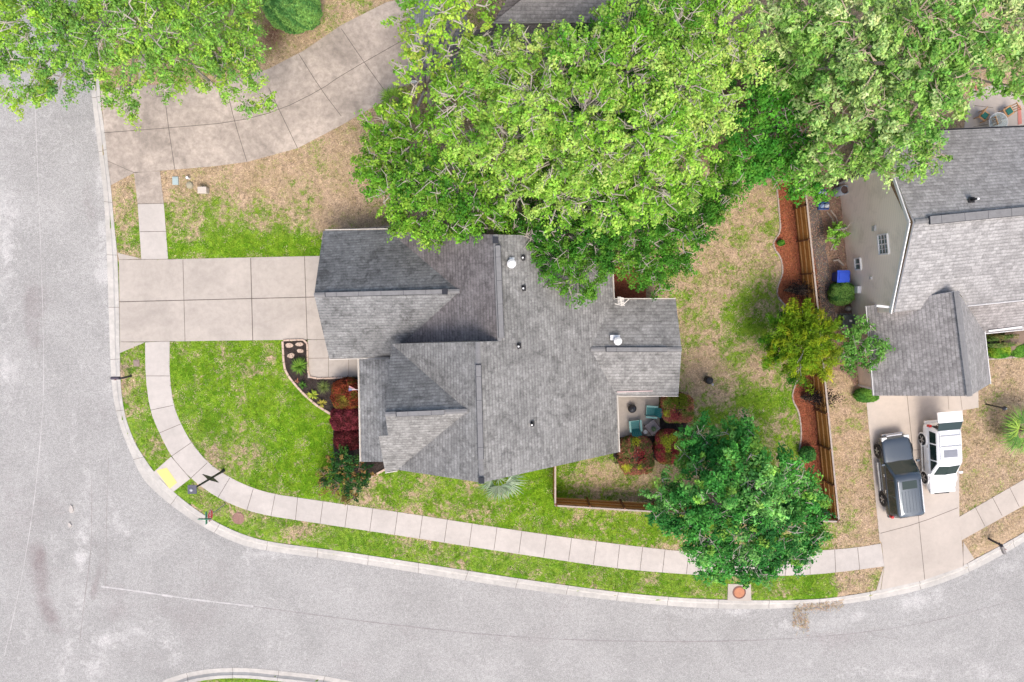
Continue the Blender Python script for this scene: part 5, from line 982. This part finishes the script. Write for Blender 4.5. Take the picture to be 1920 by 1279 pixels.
for i in range(5):
    for j in range(4):
        p_ = s0.lerp(s1, (i + .5) / 5).lerp(s0.lerp(s1, (i + .5) / 5).lerp(tip, .42), (j + .5) / 4) + up_ + Vector((0, 0, .004)); r_ = .010; m.face([p_ + Vector((math.sin(k * math.pi / 5) * (r_ if k % 2 == 0 else r_ * .4), math.cos(k * math.pi / 5) * (r_ if k % 2 == 0 else r_ * .4), 0)) for k in range(10)])
st_ = m.build('stars', M_white, fl, weld=False); st_.parent = bl; st_.matrix_parent_inverse = Matrix.Identity(4)
# wheelie bin
def place_box_thing(): pass
c = P(1573, 519, .5); wb = thing('wheelie_bin', 'bright blue wheeled bin standing against the beige siding', 'bin', (c.x, c.y, 0))
M_blue = simple('blue_plastic', (.03, .08, .50), .35, .12); M_blued = simple('dark_blue_plastic', (.02, .05, .30), .4, .15)
m = MB(); lo = [(-.24, -.25), (.24, -.25), (.24, .25), (-.24, .25)]; hi = [(-.33, -.34), (.33, -.34), (.33, .34), (-.33, .34)]
L0 = [Vector((c.x + x, c.y + y, .06)) for x, y in lo]; L1 = [Vector((c.x + x, c.y + y, 1.0)) for x, y in hi]
for k in range(4): m.face([L0[k], L0[(k + 1) % 4], L1[(k + 1) % 4], L1[k]])
m.face(L0[::-1]); m.face(L1); m.build('body', M_blued, wb, bevel=.03)
m = MB(); m.box((c.x, c.y, 1.04), (.74, .74, .07)); m.box((c.x + .02, c.y, 1.09), (.56, .5, .04)); m.build('lid', M_blue, wb, bevel=.03, weld=False)
m = MB(); m.tube([(c.x + .36, c.y - .3, 1.0), (c.x + .42, c.y - .3, 1.0), (c.x + .42, c.y + .3, 1.0), (c.x + .36, c.y + .3, 1.0)], .018); m.build('handle', M_blue, wb)
for s in (-1, 1): m = MB(); m.lathe((c.x + .24, c.y + s * .27, .14), [(.13, -.03), (.13, .03)], 16, axis=Matrix.Rotation(R(90), 3, 'X')); m.build('wheel', M_rub, wb)
# AC unit
c = P(1588, 602, .5); ac = thing('air_conditioner', 'dark green grey air conditioning unit below the round bush at the siding', 'air conditioner', (c.x, c.y, 0))
m = MB(); m.box((c.x, c.y, .42), (.80, .78, .8)); m.build('cabinet', simple('ac_green', (.10, .125, .115), .5, .15), ac, bevel=.06); m = MB(); m.lathe((c.x, c.y, .82), [(.33, 0), (.33, .03), (.1, .035), (.01, .05)], 24); m.build('fan_grille', simple('ac_dark', (.06, .07, .07), .5, .2), ac); m = MB(); m.box((c.x + .05, c.y + .02, .875), (.16, .12, .02)); m.build('label_plate', M_cream, ac)
m = MB(); m.box((c.x, c.y, .01), (1.0, .95, .05)); m.build('pad', M_conc_old, ac)
# rain barrel + water jugs
c = P(1583, 356, 1.0); c = Vector((c.x, c.y, 0)); rb = thing('rain_barrel', 'tall grey blue drum with dark round opening at the top of the siding', 'barrel', c)
m = MB(); m.lathe(c, [(.26, 0), (.28, .05), (.28, 1.05), (.26, 1.1), (.25, 1.1), (.24, .95), (.01, .95)], 24); m.build('barrel', simple('grey_blue_plastic', (.36, .42, .48), .5, .1), rb, smooth=True); m = MB(); m.lathe(c + Vector((0, 0, 1.0)), [(.23, 0), (.01, .02)], 20); m.build('dark_screen', simple('dark_brown', (.08, .05, .045), .7, .2), rb)
M_jug = simple('clear_blue_plastic', (.25, .35, .55), .25, .3, 6, 20, spec=.7); M_crate = simple('blue_crate', (.06, .14, .42), .4, .15)
def crate(label, px):
    c = P(px[0], px[1], .25); r = thing('water_bottle_crate', label, 'crate', (c.x, c.y, 0), group='blue bottle crates by the siding'); m_ = MB()
    m_.box((c.x, c.y, .03), (.62, .42, .04))
    for s in (-1, 1): m_.box((c.x, c.y + s * .2, .15), (.62, .03, .22)); m_.box((c.x + s * .3, c.y, .15), (.03, .42, .22))
    m_.build('crate', M_crate, r, weld=False)
    for k in range(2): m_ = MB(); m_.lathe((c.x - .14 + .29 * k, c.y, .06), [(.13, 0), (.135, .3), (.06, .38), (.05, .42), (.01, .43)], 16); m_.build('bottle', M_jug if k == 0 else simple('pale_jug', (.5, .55, .6), .3, .2), r, smooth=True)
crate('blue crate of water bottles at the top end of the curved hoses', (1545, 386)); crate('blue crate of water bottles half under the tree leaves left of the drum', (1540, 362))
for px, off, lab in (([(1550, 397), (1559, 407), (1565, 420), (1568, 437), (1564, 455), (1557, 470)], 0, 'outer left curved wooden border strip by the siding'), ([(1557, 394), (1566, 404), (1572, 420), (1575, 437), (1571, 455), (1563, 470)], 0, 'inner right curved wooden border strip nearest the siding')):
    edging('garden_border', lab, px, .5, .07, M_fcap, .09, 'border', 'curved wooden border strips')
c = P(1572, 495, .1); m = MB(); m.tube([c + Vector((-.35, .2, 0)), c + Vector((-.05, .25, .05)), c + Vector((.3, -.1, .05))], [.05, .08, .07], 7); tag(m.build('driftwood', M_fcap, smooth=True), 'pale crooked piece of wood above the blue bin', 'wood')
c = P(1592, 579, .3); m = MB(); m.lathe((c.x, c.y, 0), [(.14, 0), (.17, .2), (.1, .38), (.01, .42)], 12); tag(m.build('garden_ornament', simple('stone_ornament', (.42, .38, .34), .8, .2)), 'small grey stone ornament between round bush and air conditioner', 'ornament')
# neighbour patio set, top right
c = P(1872, 229, .73); tg = thing('glass_table', 'round glass topped patio table with white rim in the top right corner', 'table', (c.x, c.y, .03))
mg, n_, bs_, N_, L_ = newmat('table_glass'); bs_.inputs['Base Color'].default_value = (.75, .86, .84, 1); bs_.inputs['Roughness'].default_value = .05; bs_.inputs['Transmission Weight'].default_value = .85
m = MB(); m.lathe((c.x, c.y, .72), [(.55, 0), (.55, .012)], 40); m.build('glass_top', mg, tg); m = MB(); m.tube([(c.x + .56 * math.cos(k * math.pi / 20), c.y + .56 * math.sin(k * math.pi / 20), .73) for k in range(41)], .022, 6); m.build('rim', M_white, tg)
for k in range(4): a = k * math.pi / 2 + .5; m = MB(); m.tube([(c.x + .5 * math.cos(a), c.y + .5 * math.sin(a), .71), (c.x + .3 * math.cos(a), c.y + .3 * math.sin(a), .03)], .02); m.build('leg', M_white, tg)
M_pine = wood('pine_wood', (.62, .36, .18), (.52, .28, .12)); M_cush = simple('green_cushion', (.02, .14, .11), .7, .15)
def pchair(label, px, rz, cushion=True):
    c = P(px[0], px[1], .45); r = thing('wooden_chair', label, 'chair', (c.x, c.y, .03), rz, group='pine chairs around the glass table'); m_ = MB()
    for s in (-1, 1): m_.box((0, s * .25, .44), (.5, .05, .04)); m_.box((s * .24, 0, .44), (.05, .5, .04))
    for k in range(4): m_.box((-.17 + .11 * k, 0, .45), (.07, .46, .02))
    m_.build('seat', M_pine, r, local=True, weld=False); m_ = MB()
    for k in range(4): m_.beam((-.25, -.21 + .14 * k, .46), (-.33, -.21 + .14 * k, .9), .05, .02, up=Vector((1, 0, 0)))
    m_.beam((-.33, -.27, .9), (-.33, .27, .9), .04, .06); m_.build('backrest', M_pine, r, local=True, weld=False)
    for sx in (-1, 1):
        for sy in (-1, 1): m_ = MB(); m_.box((sx * .23, sy * .24, .21), (.045, .045, .42)); m_.build('leg', M_pine, r, local=True)
    if cushion: m_ = MB(); m_.box((0, 0, .49), (.36, .36, .06)); m_.build('cushion', M_cush, r, local=True, bevel=.02)
pchair('pine chair with a green cushion left of the glass table', (1845, 217), R(-35)); pchair('pine chair pushed under the glass table', (1868, 226), R(20), False); pchair('pine chair with green cushion above right of the glass table', (1891, 209), R(215))
m = MB(); m.prism(gp([(1828, 160), (1846, 160), (1830, 171)], .05), 0, .06); m.prism(gp([(1908, 198), (1914, 198), (1916, 232), (1909, 234)], .05), 0, .06); tag(m.build('brick_border', simple('red_brick', (.52, .20, .16), .8, .15), weld=False), 'red brick border around the pale patio in the top right corner', 'brick border')

# ------------------------------------------------------------------ cars
def paint(name, col, metal=.3, rough=.25):
    m, n, bs, N, L = newmat(name); bs.inputs['Base Color'].default_value = (*col, 1); bs.inputs['Metallic'].default_value = metal; bs.inputs['Roughness'].default_value = rough; bs.inputs['Coat Weight'].default_value = .7; bs.inputs['Coat Roughness'].default_value = .06; return m
M_cglass = paint('car_glass', (.012, .03, .027), 0, .12); M_cglass.node_tree.nodes['Principled BSDF'].inputs['Coat Weight'].default_value = .1; M_chrome = simple('chrome', (.6, .6, .6), .2, .05, metal=.9); M_rim = simple('alloy_rim', (.42, .42, .42), .35, .1, metal=.5); M_tyre = simple('tyre', (.025, .025, .027), .8, .1)
def loft(m_, rings, mi=0, closed_ends=True):
    for a, b_ in zip(rings, rings[1:]):
        n = len(a)
        for k in range(n): m_.face([a[k], a[(k + 1) % n], b_[(k + 1) % n], b_[k]], mi=mi)
    if closed_ends: m_.face(rings[0][::-1], mi=mi); m_.face(rings[-1], mi=mi)
def suv(name, label, px, rz, body, Lh=2.5, wd=.96, zb=.36, belt=1.02, hood=.98, roofz=1.78, xw=.95, xr0=.35, xback=-2.4, hatch_open=False, roofmat=None, rimr=.27, sunroof=False, hoodtuck=.0):
    c = P(px[0], px[1], .4); car = thing(name, label, 'car', (c.x, c.y, .025), rz)
    def sec(x, w_, z0, z1, cr=.10): return [Vector((x, y, z)) for y, z in ((-w_ * .9, z0), (-w_, z0 + .12), (-w_ * 1.0, (z0 + z1) / 2), (-w_ * .97, z1 - cr), (-w_ * .86, z1), (0, z1 + .025), (w_ * .86, z1), (w_ * .97, z1 - cr), (w_ * 1.0, (z0 + z1) / 2), (w_, z0 + .12), (w_ * .9, z0))]
    m_ = MB(); loft(m_, [sec(Lh, wd * .66, zb + .08, .62), sec(Lh - .10, wd * .82, zb, .80), sec(Lh - .35, wd * .94, zb - .03, hood - .07), sec(Lh - .8, wd * .985, zb - .04, hood - .02), sec(xw, wd, zb - .05, hood + .06), sec(.4, wd, zb - .05, belt), sec(-1.2, wd, zb - .05, belt), sec(-2.0, wd * .985, zb - .03, belt), sec(xback + .05, wd * .94, zb, belt - .02), sec(xback - .08, wd * .88, zb + .06, .9)])
    bd = m_.build('body', body, car, local=True, smooth=True); md_ = bd.modifiers.new('sub', 'SUBSURF'); md_.levels = 2; md_.render_levels = 2
    # cabin
    wb_, wr = wd * .94, wd * .80
    def ring(z, x0, x1, w_, r_=.12): return [Vector((x, y, z)) for x, y in ((x1, -w_ + r_), (x1 + .05, 0), (x1, w_ - r_), (x1 - r_ * .8, w_), (x0 + r_, w_), (x0, w_ - r_), (x0 - .02, 0), (x0, -w_ + r_), (x0 + r_, -w_), (x1 - r_ * .8, -w_))]
    xrb = xback + .18; rr = [ring(belt - .04, xback + .02, xw, wb_), ring(roofz - .08, xrb, xr0, wr + .04), ring(roofz, xrb + .06, xr0 - .10, wr - .03), ring(roofz + .03, xrb + .3, xr0 - .35, wr - .25)]
    m_ = MB(); loft(m_, rr); m_.build('cabin', roofmat or body, car, local=True, smooth=True)
    def gq(name_, pts, off):
        mm = MB(); off = Vector(off); mm.face([Vector(p) + off for p in pts]); return mm.build(name_, M_cglass, car, local=True)
    def cab(x_t, z):   # side point of the cabin at height z; x given
        t = (z - (belt - .04)) / (roofz - .08 - belt + .04); return wb_ + (wr + .04 - wb_) * t
    z0, z1 = belt + .03, roofz - .14
    def fx(z): t = (z - (belt - .04)) / (roofz - .08 - belt + .04); return xw + (xr0 - xw) * t
    y0, y1 = wb_ - .14, wr - .07
    gq('windscreen', [(fx(z0), -y0, z0), (fx(z0) + .05, 0, z0), (fx(z0), y0, z0), (fx(z1), y1, z1), (fx(z1) + .05, 0, z1), (fx(z1), -y1, z1)], (.012, 0, .012))
    for s in (-1, 1):
        segs = [(fx(z0) - .22, .02, True), (-.06, -1.02, False), (-1.10, xback + .32, False)]
        for x1, x0, fr_ in segs:
            xt = min(x1, fx(z1) - .18); q_ = [(x1, s * cab(0, z0), z0), (x0, s * cab(0, z0), z0), (x0 + (.06 if x0 < -1.2 else 0), s * cab(0, z1), z1), (xt, s * cab(0, z1), z1)]; gq('side_window', q_, (0, s * .012, .004))
        m_ = MB(); m_.box((xw - .12, s * (wd + .10), belt + .06), (.14, .22, .14)); m_.build('wing_mirror', body, car, local=True, bevel=.03)
        m_ = MB(); m_.beam((xr0 - .35, s * (wr - .08), roofz + .07), (xrb + .2, s * (wr - .08), roofz + .07), .045, .04); m_.build('roof_rail', M_chrome if not hatch_open else body, car, local=True)
        m_ = MB(); m_.beam((.85, s * (wd + .06), .36), (-.95, s * (wd + .06), .36), .10, .05); m_.build('running_board', M_rim if not hatch_open else M_rim, car, local=True)
        m_ = MB(); m_.box((Lh - .20, s * wd * .70, .74), (.26, .34, .16)); m_.build('headlight', simple('lamp_glass', (.65, .66, .66), .15, .05), car, local=True, bevel=.03)
        m_ = MB(); m_.box((xback + .02, s * wd * .86, .98), (.14, .16, .3)); m_.build('tail_light', simple('tail_red', (.5, .03, .03), .25, .1), car, local=True, bevel=.02)
        for x in (.15, -.85): m_ = MB(); m_.box((x, s * (wd + .015), belt - .12), (.18, .03, .035)); m_.build('door_handle', M_chrome, car, local=True)
        for x in (Lh - .98, xback + .98):
            m_ = MB(); ax = Matrix.Rotation(R(-90 * s), 3, 'X'); m_.lathe((x, s * (wd - .11), .385), [(.26, -.10), (.36, -.10), (.385, -.06), (.385, .10), (.36, .135), (rimr, .135)], 28, axis=ax); wh = m_.build('tyre', M_tyre, car, local=True, smooth=True); wh.name = 'wheel'
            m_ = MB(); m_.lathe((x, s * (wd - .11), .385), [(.27, .05), (.27, .12)], 24, axis=ax)
            m_.lathe((x, s * (wd - .11), .385), [(.06, .10), (.06, .14), (.01, .15)], 12, axis=ax)
            for k in range(5):
                a = k * 2 * math.pi / 5; y = s * (wd + .02); m_.beam((x, y, .385), (x + math.cos(a) * .25, y, .385 + math.sin(a) * .25), .07, .03, up=Vector((0, s, 0)))
            rm = m_.build('rim', M_rim, wh, local=True, weld=False); 
            m_ = MB(); m_.lathe((x, s * (wd - .02), .40), [(.39, 0), (.46, .0), (.46, .03), (.39, .03)], 24, axis=ax); m_.build('wheel_arch', M_black if not hatch_open else body, car, local=True)
    m_ = MB(); m_.box((Lh - .03, 0, .62), (.10, wd * 1.0, .2)); m_.build('grille', M_chrome if not hatch_open else M_black, car, local=True, bevel=.02)
    m_ = MB(); m_.box((Lh + .0, 0, .44), (.12, wd * 1.35, .16)); m_.build('front_bumper', M_chrome if not hatch_open else body, car, local=True, bevel=.04)
    m_ = MB(); m_.box((xback - .10, 0, .5), (.18, wd * 1.7, .22)); m_.build('rear_bumper', body, car, local=True, bevel=.04)
    if not hatch_open:
        zr0, zr1 = belt + .05, roofz - .16; gq('rear_window', [(xback + .03, -wb_ + .16, zr0), (xback + .03, wb_ - .16, zr0), (xback + .15, wr - .12, zr1), (xback + .15, -wr + .12, zr1)], (-.03, 0, .0))
        m_ = MB()
        for k in range(6): m_.box((-1.35, (k - 2.5) * .2, roofz + .034), (1.3, .03, .012))
        m_.build('roof_ribs', body, car, local=True, weld=False); m_ = MB(); m_.box((xr0 - .62, 0, roofz + .025), (.5, .9, .02)); m_.build('sunroof', M_cglass, car, local=True)
    else:
        m_ = MB(); m_.face([(xback - .04, -wb_ + .1, .62), (xback - .04, wb_ - .1, .62), (xback + .12, wr - .05, roofz - .1), (xback + .12, -wr + .05, roofz - .1)]); m_.build('boot_opening', simple('boot_dark', (.03, .026, .024), .7, .2), car, local=True)
        hx = xback + .22; m_ = MB(); a = Vector((hx, 0, roofz - .02)); g0 = Vector((hx - .52, 0, roofz + .20)); g1 = Vector((hx - 1.15, 0, roofz + .12))
        def panel(a_, b_, w0, w1, th, mat, nm):
            mm = MB(); mm.face([a_ + Vector((0, -w0, 0)), a_ + Vector((0, w0, 0)), b_ + Vector((0, w1, 0)), b_ + Vector((0, -w1, 0))]); mm.face([a_ + Vector((0, -w0, -th)), a_ + Vector((0, w0, -th)), b_ + Vector((0, w1, -th)), b_ + Vector((0, -w1, -th))][::-1])
            q_ = [a_ + Vector((0, -w0, 0)), a_ + Vector((0, w0, 0)), b_ + Vector((0, w1, 0)), b_ + Vector((0, -w1, 0))]; d_ = Vector((0, 0, -th))
            for k in range(4): mm.face([q_[k], q_[(k + 1) % 4], q_[(k + 1) % 4] + d_, q_[k] + d_])
            return mm.build(nm, mat, car, local=True)
        tg_ = panel(a, g0, wr - .02, wr + .02, .05, M_cglass, 'tailgate_glass'); panel(g0, g1, wr + .04, wr + .02, .10, body, 'tailgate')
        for s in (-1, 1): m_ = MB(); m_.tube([(xback + .05, s * (wr), 1.35), (hx - .45, s * wr, roofz + .1)], .015); m_.build('gas_strut', M_black, car, local=True)
        for x in (-.95, -1.6): m_ = MB(); m_.beam((x, -wr + .06, roofz + .085), (x, wr - .06, roofz + .085), .05, .03); m_.build('roof_bar', M_rim, car, local=True)
        m_ = MB(); m_.box((xr0 - .72, 0, roofz + .035), (.46, .82, .03)); m_.build('sunroof', simple('sunroof_grey', (.22, .23, .26), .3, .1), car, local=True)
    return car
suv('parked_car', 'dark slate large sport utility car parked left in the right hand driveway', (1679, 888), R(98), paint('slate_paint', (.085, .105, .125), .6, .22), Lh=2.55, wd=.98, roofz=1.82, xw=1.0, xr0=.30, xback=-2.5)
suv('parked_car', 'white sport utility car with its tailgate open in the right hand driveway', (1757, 856), R(-85), paint('white_paint', (.86, .86, .86), 0, .3), Lh=2.25, wd=.88, roofz=1.72, xw=1.02, xr0=.22, xback=-2.15, hatch_open=True)
